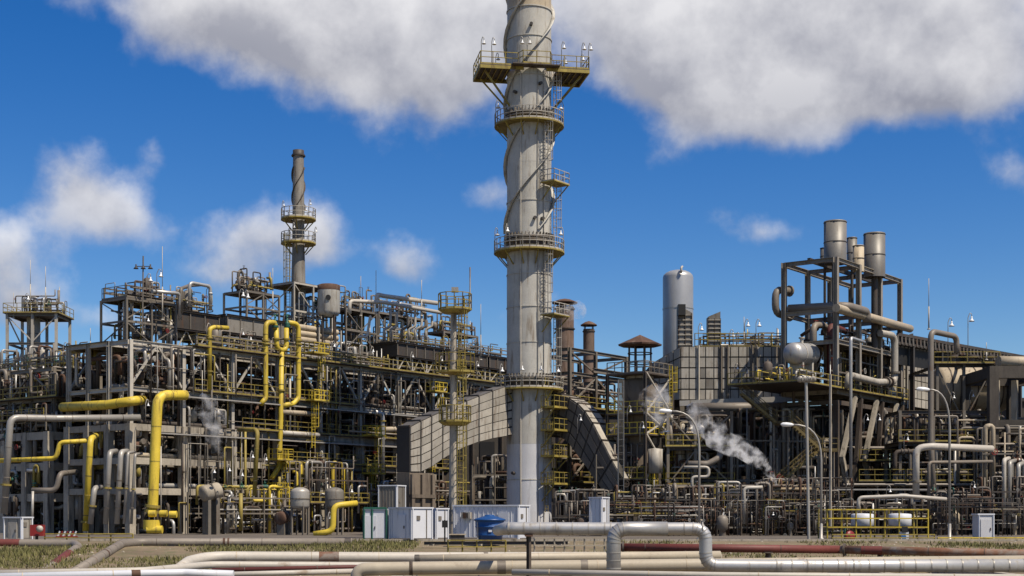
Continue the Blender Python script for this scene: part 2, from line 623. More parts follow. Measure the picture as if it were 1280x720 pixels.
def rod(p, h, label, r=0.04, m="steel_light", group=None):
    p = V(p)
    b = MB()
    b.tube([p, p + Z * h * 0.45], r * 1.7, 6, 0)
    b.tube([p + Z * h * 0.45, p + Z * h], r * 0.8, 6, 0)
    b.lathe(p, [(r * 4, 0), (r * 4, 0.08), (r * 1.5, 0.1)], 8)
    o = b.build("lightning_rod", m, None, p)
    return tag(o, label, "rod", group)

# ------------------------------------------------------------------ ground, bank, yard
def ground():
    b = MB()
    # yard level 0 from y=60 on, a bank falling to the pipe track at -1 m in front
    rows = [(-300, -1.0), (-20, -1.0), (12.7, -1.0), (22.1, -0.95), (26.8, -0.8), (33.1, -0.5), (39.4, -0.22), (44.1, -0.03), (47.2, 0), (60, 0), (90, 0), (140, 0), (400, 0), (1500, 0), (5000, 0)]
    xs = [-5000, -900, -200, -120] + [x * 2.0 for x in range(-45, 46)] + [120, 200, 900, 5000]
    for y, z in rows:
        for x in xs:
            dz = 0
            if 12 <= y <= 40 and abs(x) < 95:
                dz = (mnoise.noise(V((x * 0.23, y * 0.3, 0))) * 0.14)
            b.v.append(V((x, y, z + dz)))
    n = len(xs)
    for j in range(len(rows) - 1):
        for i in range(n - 1):
            b.f.append([j * n + i, j * n + i + 1, (j + 1) * n + i + 1, (j + 1) * n + i])
            b.s.append(True)
    o = b.build("ground", "soil", None, (0, 0, 0))
    tag(o, "brown earth ground with a low bank in front of the plant", kind="structure")
    b = MB()
    b.v = [V((-300, 46.5, 0.012)), V((300, 46.5, 0.012)), V((300, 400, 0.012)), V((-300, 400, 0.012))]
    b.f = [[0, 1, 2, 3]]; b.s = [False]
    tag(b.build("plant_yard", "yard_gravel", None, (0, 46.5, 0.012)), "grey gravel yard under the process units", kind="structure")
    b = MB()
    b.box((0, 46.2, 0.06), 240, 0.25, 0.14)
    tag(b.build("kerb", "concrete", None), "pale concrete kerb along the edge of the yard", kind="structure")


def bank_z(x, y):
    rows = [(12.7, -1.0), (22.1, -0.95), (26.8, -0.8), (33.1, -0.5), (39.4, -0.22), (44.1, -0.03), (47.2, 0)]
    if y <= 12.7: return -1.0
    if y >= 47.2: return 0.0
    for (a, za), (c, zc) in zip(rows, rows[1:]):
        if a <= y <= c:
            return za + (zc - za) * (y - a) / (c - a)


def grass_on_bank():
    r = random.Random(3)
    b = MB()
    for k in range(52000):
        y = 17.4 + 26.6 * r.random()
        x = -50 + 100 * r.random()
        d = mnoise.noise(V((x * 0.16, y * 0.14, 3.0))) + (0.34 if x < -6 else -0.1 if x < 8 else 0.06)
        if d < r.random() * 0.5 + 0.02:
            continue
        z = bank_z(x, y) + mnoise.noise(V((x * 0.23, y * 0.3, 0))) * 0.14 * (1 if y <= 40 else 0.3) - 0.03
        for j in range(2):
            a = r.random() * 6.28
            h = 0.10 + 0.22 * r.random() * (0.6 + max(0, d))
            w = 0.03 + 0.03 * r.random()
            px, py = x + r.uniform(-.12, .12), y + r.uniform(-.12, .12)
            dx, dy = math.cos(a) * w, math.sin(a) * w
            lx, ly = r.uniform(-.5, .5) * h, r.uniform(-.5, .5) * h
            i = len(b.v)
            b.v += [V((px - dx, py - dy, z)), V((px + dx, py + dy, z)), V((px + lx, py + ly, z + h))]
            b.f.append([i, i + 1, i + 2]); b.s.append(False)
    tag(b.build("grass", "grass", None, (0, 30, -0.5)), "patchy dry green grass on the bank", "grass", kind="stuff")


def stones():
    r = random.Random(5)
    b = MB()
    for k in range(5200):
        y = -4 + 49 * r.random() ** 0.7
        x = -45 + 90 * r.random()
        if mnoise.noise(V((x * 0.3, y * 0.4, 8.0))) < r.random() * 0.6 - 0.25:
            continue
        z = bank_z(x, y) + (mnoise.noise(V((x * 0.23, y * 0.3, 0))) * 0.14 if 12 <= y <= 40 else 0)
        q = 0.03 + 0.09 * r.random() ** 3
        c = V((x, y, z))
        b.quad([c + V((q * r.uniform(.7, 1.2), 0, 0)), c + V((0, q, 0)), c - V((q, 0, 0)), c - V((0, q * r.uniform(.6, 1.1), 0)), c + V((r.uniform(-.3, .3) * q, 0, q * 0.8))], [(0, 1, 4), (1, 2, 4), (2, 3, 4), (3, 0, 4)])
    tag(b.build("gravel", "concrete", None, (0, 20, -1)), "loose stones scattered over the bank and track", "gravel", kind="stuff")


ground()
grass_on_bank()
stones()


# ------------------------------------------------------------------ frames
def skeleton(name, label, o, ax, ay, xs, ys, zs, m, cw, bw, bd, shape="ib", braces="", skip=None, loc=None, cat="frame", bm=None, z0=0.0, inner=True):
    """columns, beams on every level, optional diagonal braces on the sides named in `braces` (f front, b back, l, r, v inverted V)"""
    t = thing(name, label, cat, V(o) + Z * z0)
    at = lambda x, y, z: V(o) + V(ax) * x + V(ay) * y + Z * z
    bm = bm or m
    for i, x in enumerate(xs):
        for j, y in enumerate(ys):
            if skip and skip(i, j):
                continue
            bar("column", at(x, y, z0), at(x, y, zs[-1]), cw, cw, m, t, shape, ax)
    for k, z in enumerate(zs):
        for j, y in enumerate(ys):
            if not inner and 0 < j < len(ys) - 1:
                continue
            for i in range(len(xs) - 1):
                bar("beam", at(xs[i] + cw * 0.5, y, z - bd / 2), at(xs[i + 1] - cw * 0.5, y, z - bd / 2), bw, bd, bm, t, shape)
        for i, x in enumerate(xs):
            for j in range(len(ys) - 1):
                bar("beam", at(x, ys[j] + cw * 0.5, z - bd / 2), at(x, ys[j + 1] - cw * 0.5, z - bd / 2), bw, bd * 0.94, bm, t, shape)
    lv = [z0] + list(zs)
    if "v" in braces:
        z1, z2 = lv[-2], lv[-1] - bd
        for j in (0, len(ys) - 1):
            for i in range(len(xs) - 1):
                mx = (xs[i] + xs[i + 1]) / 2
                bar("brace", at(mx - 0.15, ys[j], z2), at(xs[i] + cw / 2, ys[j], z1 + 0.3), bw * 0.7, bw * 0.7, m, t)
                bar("brace", at(mx + 0.15, ys[j], z2), at(xs[i + 1] - cw / 2, ys[j], z1 + 0.3), bw * 0.7, bw * 0.7, m, t)
    for side in "fblr":
        if side not in braces:
            continue
        for k in range(len(lv) - 1):
            if side in "fb":
                y = ys[0] if side == "f" else ys[-1]
                for i in range(len(xs) - 1):
                    a, c = (xs[i], xs[i + 1]) if (i + k) % 2 else (xs[i + 1], xs[i])
                    bar("brace", at(a, y, lv[k] + 0.1), at(c, y, lv[k + 1] - bd), bw * 0.6, bw * 0.6, m, t)
            else:
                x = xs[0] if side == "l" else xs[-1]
                for i in range(len(ys) - 1):
                    a, c = (ys[i], ys[i + 1]) if (i + k) % 2 else (ys[i + 1], ys[i])
                    bar("brace", at(x, a, lv[k] + 0.1), at(x, c, lv[k + 1] - bd), bw * 0.6, bw * 0.6, m, t)
    t["_"] = 0
    del t["_"]
    return t, at


def deck(parent, at, x0, x1, y0, y1, z, m="steel_dark", rails="", rm="yellow_worn", th=0.06, h=1.1):
    b = MB()
    c = (at(x0, y0, z) + at(x1, y1, z)) / 2
    ax = (at(x1, y0, z) - at(x0, y0, z)); ay = (at(x0, y1, z) - at(x0, y0, z))
    b.box(c + Z * th / 2, ax.length, ay.length, th, ax.normalized(), ay.normalized())
    b.build("deck", m, parent)
    e = 0.06
    ed = {"f": ((x0 + e, y0 + e), (x1 - e, y0 + e)), "b": ((x0 + e, y1 - e), (x1 - e, y1 - e)), "l": ((x0 + e, y0 + e), (x0 + e, y1 - e)), "r": ((x1 - e, y0 + e), (x1 - e, y1 - e))}
    for s in rails:
        (a, c), (d, f) = ed[s]
        r = MB()
        r.rail([at(a, c, z + th), at(d, f, z + th)], h)
        r.build("railing", rm, parent)


# ------------------------------------------------------------------ the long rack on the left
BAY = 6.15
SX = [i * BAY for i in range(12)]
SXO = [i * 4.62 for i in range(12)]
TY = [0, 3.1, 6.2, 9.2]
rack, rat = skeleton("pipe_rack", "long grey steel pipe rack with braced bays on concrete posts", G0, GU, GV, SX, TY, [13.6, 17.9], "steel_light", 0.36, 0.26, 0.42, "ib", "v", z0=10.2, bm="steel_light")
conc, cat_ = skeleton("concrete_frame", "long beige concrete frame of posts and beams carrying the steel rack", G0, GU, GV, SX, TY, [4.3, 7.1, 10.2], "concrete", 0.7, 0.42, 0.62, "box", "")
deck(rack, rat, -0.3, SX[-1] + 0.3, 3.0, 9.6, 17.9, "steel_dark", "")  # solid plate, so that the rack's inside stays dark
deck(rack, rat, 7.2, SX[-1] + 0.3, -0.9, 1.4, 17.92, "steel_brown", "fl", "yellow_worn")
deck(rack, rat, 0.5, SX[-1], 3.2, 9.2, 13.6, "steel_dark", "")  # solid plate added to darken the tier below
deck(conc, cat_, 3, SX[-1], 3.2, 9.1, 10.2, "concrete_dark", "")  # slab added to darken the concrete tiers
# far side goes on to the left as a lower concrete frame
TY2 = [12.4, 16.0, 19.6, 23.2, 26.8]
conc2, c2at = skeleton("concrete_frame", "low weathered concrete frame running back beyond the yellow header pipe", G0, GU, GV, [0, 6, 12], TY2, [3.9, 6.9, 9.9], "concrete", 0.72, 0.42, 0.8, "box", "", bm="concrete")
deck(conc2, c2at, 2.4, 12, TY2[0], TY2[-1], 9.9, "concrete_dark", "", "yellow_worn")
left_steel, lsat = skeleton("steel_frame_rack", "two storey steel frame standing on the low concrete frame at the far left", G0, GU, GV, [0.6, 6, 12], [12.4, 16.0, 19.6, 23.2, 26.8], [13.2, 16.2], "steel", 0.34, 0.26, 0.36, "ib", "l", z0=9.9, bm="steel")
deck(left_steel, lsat, -0.2, 12, 11, 27, 13.2, "steel_dark", "l", "yellow_worn")
deck(left_steel, lsat, 2.5, 12, 12, 27, 16.2, "steel_dark", "l", "yellow_worn")

for z, s0, s1, tt0 in ((13.62, 7, 30, -0.7), (10.24, 13, 45, -0.75), (7.14, 19, 50, -0.75)):   # walkways hung on the sunny face
    deck(rack if z > 13 else conc, rat, s0, s1, tt0, 0.2 if z > 13 else -0.25, z, "steel_brown", "f", "yellow_worn")
# pipes lying on the tiers of the rack
def tier_pipes(z, ts, mats, label, group, s0=-0.4, s1=SXO[-1] + 0.4, rr=(0.12, 0.32), seed=1):
    r = random.Random(seed)
    for it, t in enumerate(ts):
        rad = r.uniform(*rr)
        a, c = s0 + r.uniform(0, 3), s1 - r.uniform(0, 4)
        p = [G(a, t, z + rad), G(c, t, z + rad)]
        if r.random() < 0.45:
            p.append(G(c, t, z + rad - 2.5 if r.random() < 0.5 else z + rad + 2.0))
        if r.random() < 0.45:
            p.insert(0, G(a, t, z + rad - 2.6))
        m = r.choice(mats)
        pipe("rack_pipe", p, rad, m, None, label=label % ORD[it], cat="pipe", group=group)


tier_pipes(13.68, [0.7, 1.3, 1.9, 2.5, 3.5, 4.1, 4.9], ["pipe_grey", "galv", "steel_brown", "pipe_grey"], "pipe lying along the upper steel tier of the long rack, %s from its sunny face", "pipes on the upper rack tier", seed=2, rr=(0.1, 0.26))
tier_pipes(10.22, [0.8, 1.8, 2.8, 3.7, 4.7, 5.8], ["steel_brown", "rust", "steel_brown", "pipe_grey"], "pipe lying on the top concrete beams under the rack, %s from its face", "pipes on the top concrete tier", seed=3, rr=(0.2, 0.36))
tier_pipes(7.12, [0.8, 1.9, 3.0, 4.2, 5.6], ["rust", "steel_brown", "tan_duct", "orange_tan"], "brown pipe lying on the middle concrete beams, %s from the rack's face", "pipes on the middle concrete tier", seed=4, rr=(0.2, 0.36))
tier_pipes(4.32, [1.0, 2.4, 3.8, 5.4], ["pipe_grey", "steel_brown", "galv"], "pipe lying on the lowest concrete beams, %s from the rack's face", "pipes on the lowest concrete tier", seed=5, rr=(0.16, 0.32))

def cross_pipes():
    r = random.Random(9)
    for k, s in enumerate(sorted(1.2 + 46 * r.random() for _ in range(16))):
        z = r.choice([16.4, 15.2, 12.1, 8.6, 5.7])
        rad = r.uniform(0.1, 0.24)
        p = [G(s, -0.3 - r.random() * 0.6, z - r.uniform(1, 4.0)), G(s, -0.3, z), G(s, 8, z)]
        p[1] = V((p[0].x, p[0].y, p[1].z))
        p[2] = p[1] + GV * 8
        pipe("drop_pipe", p, rad, r.choice(["galv", "pipe_grey", "yellow_worn", "pipe_grey", "steel_brown"]), None, label="short elbowed drop pipe at the rack face, %s from its near corner" % ORD[k], cat="pipe", group="drop pipes at the rack face", flanges=[(0, 0.2), (0, 0.75)])
cross_pipes()


# air coolers and housings on the deck
def air_cooler(s0, s1, t0, t1, z0, z1, label, m="steel_dark", leg="steel_light", fans=2, base=17.98):
    t = thing("air_cooler", label, "cooler", G(s0, t0, base))
    at = lambda x, y, z: G(x, y, z)
    b = MB()
    b.box((G(s0, t0, (z0 + z1) / 2) + G(s1, t1, (z0 + z1) / 2)) / 2, (s1 - s0) * KS, t1 - t0, z1 - z0, GU, GV)
    b.build("housing", m, t)
    n = max(2, int((s1 - s0) / 1.1))
    for k in range(n + 1):
        x = s0 + (s1 - s0) * k / n
        bar("stiffener", G(x, t0 - 0.06, z0 + 0.05), G(x, t0 - 0.06, z1 - 0.02), 0.09, 0.1, "steel", t)
    for z in (z0 + 0.03, z1 + 0.06):
        bar("edge_beam", G(s0 - 0.1, t0 - 0.1, z), G(s1 + 0.1, t0 - 0.1, z), 0.2, 0.2, "steel_brown", t, "ib")
    bar("edge_beam", G(s0 - 0.1, t0 + 0.02, z1 + 0.06), G(s0 - 0.1, t1, z1 + 0.06), 0.2, 0.2, "steel_brown", t, "ib")
    nl = max(2, round((s1 - s0) / 2.4) + 1)
    for k in range(nl):
        x = s0 + 0.15 + (s1 - s0 - 0.3) * k / (nl - 1)
        for y in (t0 + 0.15, t1 - 0.15):
            bar("leg", G(x, y, base), G(x, y, z0), 0.2, 0.2, leg, t, "ib")
        if k < nl - 1:
            x2 = s0 + 0.15 + (s1 - s0 - 0.3) * (k + 1) / (nl - 1)
            bar("brace", G(x, t0 + 0.1, base + 0.1), G((x + x2) / 2, t0 + 0.1, z0), 0.1, 0.1, leg, t)
            bar("brace", G(x2, t0 + 0.1, base + 0.1), G((x + x2) / 2, t0 + 0.1, z0), 0.1, 0.1, leg, t)
    for k in range(fans):
        x = s0 + (s1 - s0) * (k + 0.5) / fans
        f = MB()
        f.lathe(G(x, (t0 + t1) / 2, z0 - 0.75), [(1.3, 0), (1.35, 0), (1.45, 0.74), (1.4, 0.74)], 16)
        f.build("fan_ring", "galv", t)
    return t


air_cooler(28.2, 34.2, 0.6, 9, 19.8, 21.3, "long dark air cooler over the rack deck, beside the lamp mast")
air_cooler(34.6, 40.6, 0.6, 9, 19.8, 21.3, "dark air cooler on the rack deck, second toward the tall stack")
air_cooler(41.0, 47.0, 0.6, 9, 19.8, 21.3, "dark air cooler on the rack deck partly behind the tall stack", fans=2)
air_cooler(6.8, 11.0, 4.6, 9, 20.2, 22.0, "dark box air cooler behind the white pipe loop on deck", "steel_dark")
air_cooler(11.6, 15.6, 4.2, 9, 20.4, 22.2, "dark ribbed air cooler behind the yellow pipe loops", "cladding")
air_cooler(16.0, 17.6, 3.6, 9, 19.6, 22.2, "grey clad housing beside the stacked tan cylinders", "cladding")

# stacked tan cylinders in a braced stand
t = thing("cooler_bank", "braced stand with stacked tan horizontal cylinders on the rack deck", "cooler", G(17.8, 2.6, 17.98))
for k, s in enumerate((17.8, 20.4)):
    for z in (20.6, 21.25, 21.9):
        cyl("cylinder", G(s + 0.1, 3.1, z), G(s + 2.4, 3.1, z), 0.33, "tan_duct", t, 16)
for s in (17.8, 20.35, 22.9):
    for y in (2.6, 4.2):
        bar("leg", G(s, y, 17.98), G(s, y, 22.1), 0.14, 0.14, "steel_light", t)
for a, c in ((17.8, 20.35), (20.35, 22.9)):
    bar("brace", G(a, 2.6, 18.1), G(c, 2.6, 20.1), 0.1, 0.1, "steel_light", t)
    bar("brace", G(c, 2.6, 18.1), G(a, 2.6, 20.1), 0.1, 0.1, "steel_light", t)
    for z in (18.9, 20.15):
        bar("beam", G(a, 2.6, z), G(c, 2.6, z), 0.14, 0.14, "steel_light", t)


def topframe(label, s0, s1, t0, t1, z0, z1, nx=2, lv=2, m="steel", braces="f", w=0.18, rails="fl", dk=True):
    s0, s1 = s0 * KS, s1 * KS
    xs = [s0 + (s1 - s0) * i / nx for i in range(nx + 1)]
    zs = [z0 + (z1 - z0) * (k + 1) / lv for k in range(lv)]
    o, at = skeleton("steel_stand", label, G0, GU, GV, xs, [t0, t1], zs, m, w, w * 0.8, w * 1.1, "box", braces, z0=z0)
    if dk:
        deck(o, at, s0, s1, t0, t1, z1, "steel_brown", rails, "steel")
    return o


topframe("small steel stand at the near corner of the rack deck", 1.2, 5.6, 2.6, 6.4, 17.98, 22.2, 2, 2, "steel", "fl", rails="fl")
topframe("low steel stand behind the rusty drum on deck", 14.5, 18.0, 5.5, 9.0, 22.2, 25.4, 2, 2, "steel", "f", rails="")
topframe("braced lattice stand around the foot of the thin chimney", 19.0, 23.4, 4.6, 9.0, 17.98, 27.0, 2, 3, "steel_light", "fl", rails="")
topframe("tall braced steel stand between rusty drum and mast", 24.6, 28.4, 4.0, 7.0, 17.98, 25.0, 2, 3, "steel", "f", rails="")
topframe("braced steel stand with hung pipes before the mast", 29.5, 36.0, 5.0, 8.0, 21.4, 25.4, 3, 1, "steel", "f", rails="")
topframe("low braced steel stand under the mast basket", 37.5, 42.5, 4.0, 7.0, 21.4, 24.2, 2, 1, "steel", "f", rails="")

# bright loops and headers above the deck
def deck_pipe(label, pts, r, m, fl=()):
    return pipe("deck_pipe", pts, r, m, None, label=label, cat="pipe", flanges=fl)
deck_pipe("white inverted U pipe loop high on the rack deck", [PX(237, 382, 86), PX(237, 353, 86), PX(263, 358, 88), PX(263, 388, 88)], 0.17, "alu", [(0, 0.2), (2, 0.8)])
deck_pipe("dark pipe bend beside the white inverted U loop", [PX(227, 392, 87), PX(226, 361, 87), PX(236, 357, 90), PX(250, 356, 93)], 0.17, "pipe_grey")
deck_pipe("short white horizontal pipe over the corner stand", [PX(190, 364, 84), PX(225, 367, 87), PX(225, 400, 87)], 0.18, "alu", [(0, 0.1)])
deck_pipe("long white pipe with raised end above the air coolers", [PX(471, 377, 98), PX(471, 368, 98), PX(480, 370, 99), PX(546, 379, 104)], 0.24, "pipe_white")
deck_pipe("long white pipe running down to the mast basket", [PX(437, 392, 95), PX(437, 376, 95), PX(480, 378, 98), PX(552, 391, 104)], 0.2, "pipe_white")
deck_pipe("cream pipe step between two braced stands on deck", [PX(463, 400, 96), PX(463, 394, 96), PX(459, 421, 96), PX(448, 421, 95)], 0.14, "pipe_white")
r5 = random.Random(21)
for k, x in enumerate((488, 496, 510, 519, 532, 540, 527)):
    Yk = 99 + (x - 488) * 0.09
    pipe("hung_pipe", [PX(x - 6, 388 + k % 3 * 4, Yk), PX(x, 386 + k % 3 * 4, Yk), PX(x, 408, Yk), PX(x - 8, 412, Yk), PX(x - 8, 425, Yk)], 0.14, r5.choice(["alu", "pipe_white", "pipe_grey"]), None,
         label="short light pipe hung above the air coolers, %s in its row" % ORD[k], cat="pipe", group="hung pipes above the air coolers")

# rusty drum on legs
t = thing("drum", "grey vertical drum with rusted top standing on the rack deck", "drum", PX(411, 394, 104))
b = MB()
c = PX(411, 391, 104)
rz = 34 / FPX * (104 - CAMY)
b.lathe(c, [(0.5, -0.5), (1.05, -0.28), (1.22, 0.1), (1.22, rz - 0.05)], 24)
b.build("shell", "stack_paint", t)
b = MB(); b.lathe(c, [(1.235, rz - 0.55), (1.25, rz), (1.0, rz + 0.1), (0, rz + 0.14)], 24); b.build("rim", "rust", t)
b = MB(); b.lathe(c + V((0.1, -1.15, 1.5)), [(0.28, 0), (0.28, -0.2)], 10, V((0, 1, 0))); b.lathe(c + V((0.1, -1.35, 1.5)), [(0, 0), (0.28, 0)], 10, V((0, 1, 0))); b.build("manhole", "black", t)
for a in (0.8, 2.4, 4.0, 5.5):
    d = V((math.cos(a), math.sin(a), 0))
    bar("leg", V((c.x, c.y, 17.98)) + d * 0.9, c + d * 0.9 - Z * 0.2, 0.16, 0.16, "steel_dark", t)

# ------------------------------------------------------------------ thin chimney with two platforms
def ring_platform(parent, c, r0, r1, n=20, m="yellow_worn", rm="steel_light", a0=0, a1=2 * math.pi, h=1.1, struts=6):
    """annular platform around a vertical shell, with railing and brackets"""
    c = V(c)
    b = MB()
    b.lathe(c, [(r0, 0), (r1, 0), (r1, -0.14), (r0, -0.14)], n, a0=a0, a1=a1, smooth=False)
    b.build("platform", m, parent)
    pts = [c + V((math.cos(a0 + (a1 - a0) * k / n) * (r1 - 0.06), -math.sin(a0 + (a1 - a0) * k / n) * (r1 - 0.06), 0)) for k in range(n + 1)]
    q = MB()
    q.rail(pts, h, 0.06, 1.0)
    q.build("railing", rm, parent)
    for k in range(struts):
        a = a0 + (a1 - a0) * (k + 0.5) / struts
        d = V((math.cos(a), -math.sin(a), 0))
        bar("bracket", c + d * (r1 - 0.15) - Z * 0.14, c + d * r0 - Z * (r1 - r0) * 1.1, 0.1, 0.1, m, parent)


def strake(parent, c, r, z0, z1, pitch, phase, w, m, wfun=None, turn=-1):
    b = MB()
    n = int((z1 - z0) / pitch * 28)
    for k in range(n + 1):
        z = z0 + (z1 - z0) * k / n
        a = phase + turn * (z - z0) / pitch * 2 * math.pi
        d = V((math.cos(a), math.sin(a), 0))
        tn = V((-d.y, d.x, 0)) * 0.03
        p = V((c.x, c.y, z))
        b.v += [p + d * (r - 0.02) - tn, p + d * (r + w) - tn, p + d * (r + w) + tn, p + d * (r - 0.02) + tn]
    for k in range(n):
        i = 4 * k
        for e in range(4):
            e2 = (e + 1) % 4
            b.f.append([i + e, i + e2, i + 4 + e2, i + 4 + e]); b.s.append(True)
    b.build("strake", m, parent)


cY = 107
cc = V((xpx(373, cY), cY, 17.98))
t = thing("chimney", "thin grey chimney with spiral fins and two ring platforms", "chimney", cc)
b = MB()
zt = zpx(196, cY)
b.lathe(V((cc.x, cc.y, 0)), [(0.92, 17.98), (0.8, 27), (0.68, 32), (0.64, 38), (0.6, zt)], 20)
b.build("shaft", "cladding", t)
b = MB(); b.lathe(V((cc.x, cc.y, zt)), [(0.74, 0), (0.8, 0.1), (0.62, 0.35), (0.62, 0.7), (0.5, 0.72), (0.5, 0.2)], 16); b.build("tip", "steel_dark", t)
for k in range(3):
    strake(t, cc, 0.62, 35.5, zt - 1.2, 7.5, k * 2.09, 0.17, "steel_dark", turn=1)
ring_platform(t, V((cc.x, cc.y, zpx(274, cY))), 0.8, 1.95, 16)
ring_platform(t, V((cc.x, cc.y, zpx(304, cY))), 0.85, 1.95, 16)
ladder(t, V((cc.x - 1.0, cc.y - 0.9, 24)), zpx(304, cY) - 24, V((-0.3, -1, 0)))
for k in range(6):
    a = k * 1.05 + 0.3
    bell_lamp(V((cc.x + 1.8 * math.cos(a), cc.y + 1.8 * math.sin(a), zpx(274 if k % 2 else 304, cY))), 1.5, "tiny lamp on the %s ring platform of the thin chimney, %s" % ("upper" if k % 2 else "lower", ("far side", "far side", "shaded side", "shaded side", "front", "front")[k]), "lamps on the thin chimney", V((0.2, 0, 0)), 0.3)

# ------------------------------------------------------------------ the tall stack
SYD = 88.0
sc_ = V((xpx(661.5, SYD), SYD, 0))
SR = 28.2 / FPX * (SYD - CAMY)
stack = thing("smokestack", "tall grey smokestack with spiral fins, ring platforms and caged ladders", "chimney", sc_)


def shell(name, z0, z1, r0, r1, m, n=48):
    b = MB()
    b.lathe(V((sc_.x, sc_.y, 0)), [(r0, z0), (r1, z1)], n)
    return b.build(name, m, stack)


zs_ = lambda y: zpx(y, SYD)
cuts = [645, 600, 556, 512, 475, 430, 386, 345, 303, 255, 208, 150, 100, 52, 16, -20, -60]
shell("shell_course", 0.0, zs_(600), SR, SR, "stack_primer")
last = None
for i in range(1, len(cuts) - 1):
    za, zb = zs_(cuts[i]), zs_(cuts[i + 1])
    r0 = SR * (1 - 0.0016 * (i - 1)) * (0.995 if i % 2 else 1.0)
    shell("shell_course", za, zb, r0, r0, "stack_primer" if cuts[i] > 556 else "stack_paint" if cuts[i] > 20 else "tan_duct")
for y in (600, 512, 430, 386, 345, 255, 100, 52, 16):
    b = MB(); b.lathe(V((sc_.x, sc_.y, zs_(y))), [(SR - 0.1, -0.05), (SR + 0.035, -0.05), (SR + 0.035, 0.05), (SR - 0.1, 0.05)], 48, smooth=False)
    b.build("weld_band", "stack_paint", stack)
for y in (476, 302, 208 - 60):              # bolted flanges with gussets
    z = zs_(y)
    b = MB()
    b.lathe(V((sc_.x, sc_.y, z)), [(SR - 0.1, -0.2), (SR + 0.28, -0.2), (SR + 0.28, -0.06), (SR - 0.1, -0.06)], 48, smooth=False)
    b.lathe(V((sc_.x, sc_.y, z)), [(SR - 0.1, 0.06), (SR + 0.28, 0.06), (SR + 0.28, 0.2), (SR - 0.1, 0.2)], 48, smooth=False)
    for k in range(40):
        a = k * math.pi / 20
        d = V((math.cos(a), math.sin(a), 0))
        b.box(V((sc_.x, sc_.y, z + 0.38)) + d * (SR + 0.13), 0.24, 0.05, 0.38, d, Z.cross(d))
    b.build("bolt_flange", "steel", stack)
    # dark expansion joint
    shell("joint_band", z - 0.6, z - 0.25, SR + 0.02, SR + 0.02, "steel_brown")
for ph in range(3):
    strake(stack, sc_, SR, zs_(302) + 0.8, zs_(-58), 17.9, 0.9 + ph * 2 * math.pi / 3, 0.34, "stack_paint", turn=1)
# ring platforms
ring_platform(stack, V((sc_.x, sc_.y, zs_(316))), SR, SR + 1.25, 32, h=1.15, struts=12)
ring_platform(stack, V((sc_.x, sc_.y, zs_(158))), SR, SR + 1.2, 32, h=1.15, struts=12)
ring_platform(stack, V((sc_.x, sc_.y, zs_(487))), SR, SR + 1.15, 32, h=1.1, struts=12)
# the big cross platform
zp = zs_(92)
b = MB()
ax, ay = V((0.985, 0.17, 0)), V((-0.17, 0.985, 0))
c0 = V((sc_.x + 0.15, sc_.y, zp))
hw = 5.3
for sgn in (-1, 1):
    ce = c0 + ax * sgn * (SR + (hw - SR) / 2 + 0.05)
    b.box(ce - Z * 0.06, hw - SR, 4.6, 0.1, ax, ay)
for sgn in (-1, 1):
    b.box(c0 + ay * sgn * (SR + 0.5) - Z * 0.06, 2 * SR + 0.2, 1.1, 0.1, ax, ay)
b.build("platform", "steel_brown", stack)
for k in range(6):
    for sgn in (-1, 1):
        x = sgn * (SR + 0.3 + (hw - SR - 0.35) * k / 5)
        bar("platform_joist", c0 + ax * x - ay * 2.25 - Z * 0.2, c0 + ax * x + ay * 2.25 - Z * 0.2, 0.07, 0.14, "yellow_worn", stack)
for sgn in (-1, 1):
    for y in (-2.28, 2.28):
        bar("platform_beam", c0 + ax * sgn * (SR * 0.5) + ay * y - Z * 0.25, c0 + ax * sgn * hw + ay * y - Z * 0.25, 0.12, 0.3, "yellow_worn", stack)
        bar("bracket", c0 + ax * sgn * (hw - 0.6) + ay * y * 0.6 - Z * 0.4, c0 + ax * sgn * (SR * 0.93) + ay * y * 0.25 - Z * 3.6, 0.16, 0.16, "yellow_worn", stack)
    bar("platform_beam", c0 + ax * sgn * hw - ay * 2.3 - Z * 0.25, c0 + ax * sgn * hw + ay * 2.3 - Z * 0.25, 0.12, 0.3, "yellow_worn", stack)
q = MB()
q.rail([c0 + ax * x + ay * y for x, y in ((-hw, -2.25), (-SR * 0.75, -2.25), (-SR * 0.6, -SR - 0.95), (SR * 0.6, -SR - 0.95), (SR * 0.75, -2.25), (hw, -2.25), (hw, 2.25), (SR * 0.6, SR + 0.95), (-SR * 0.6, SR + 0.95), (-hw, 2.25), (-hw, -2.25))], 1.2, 0.06, 1.1)
q.build("railing", "yellow_worn", stack)
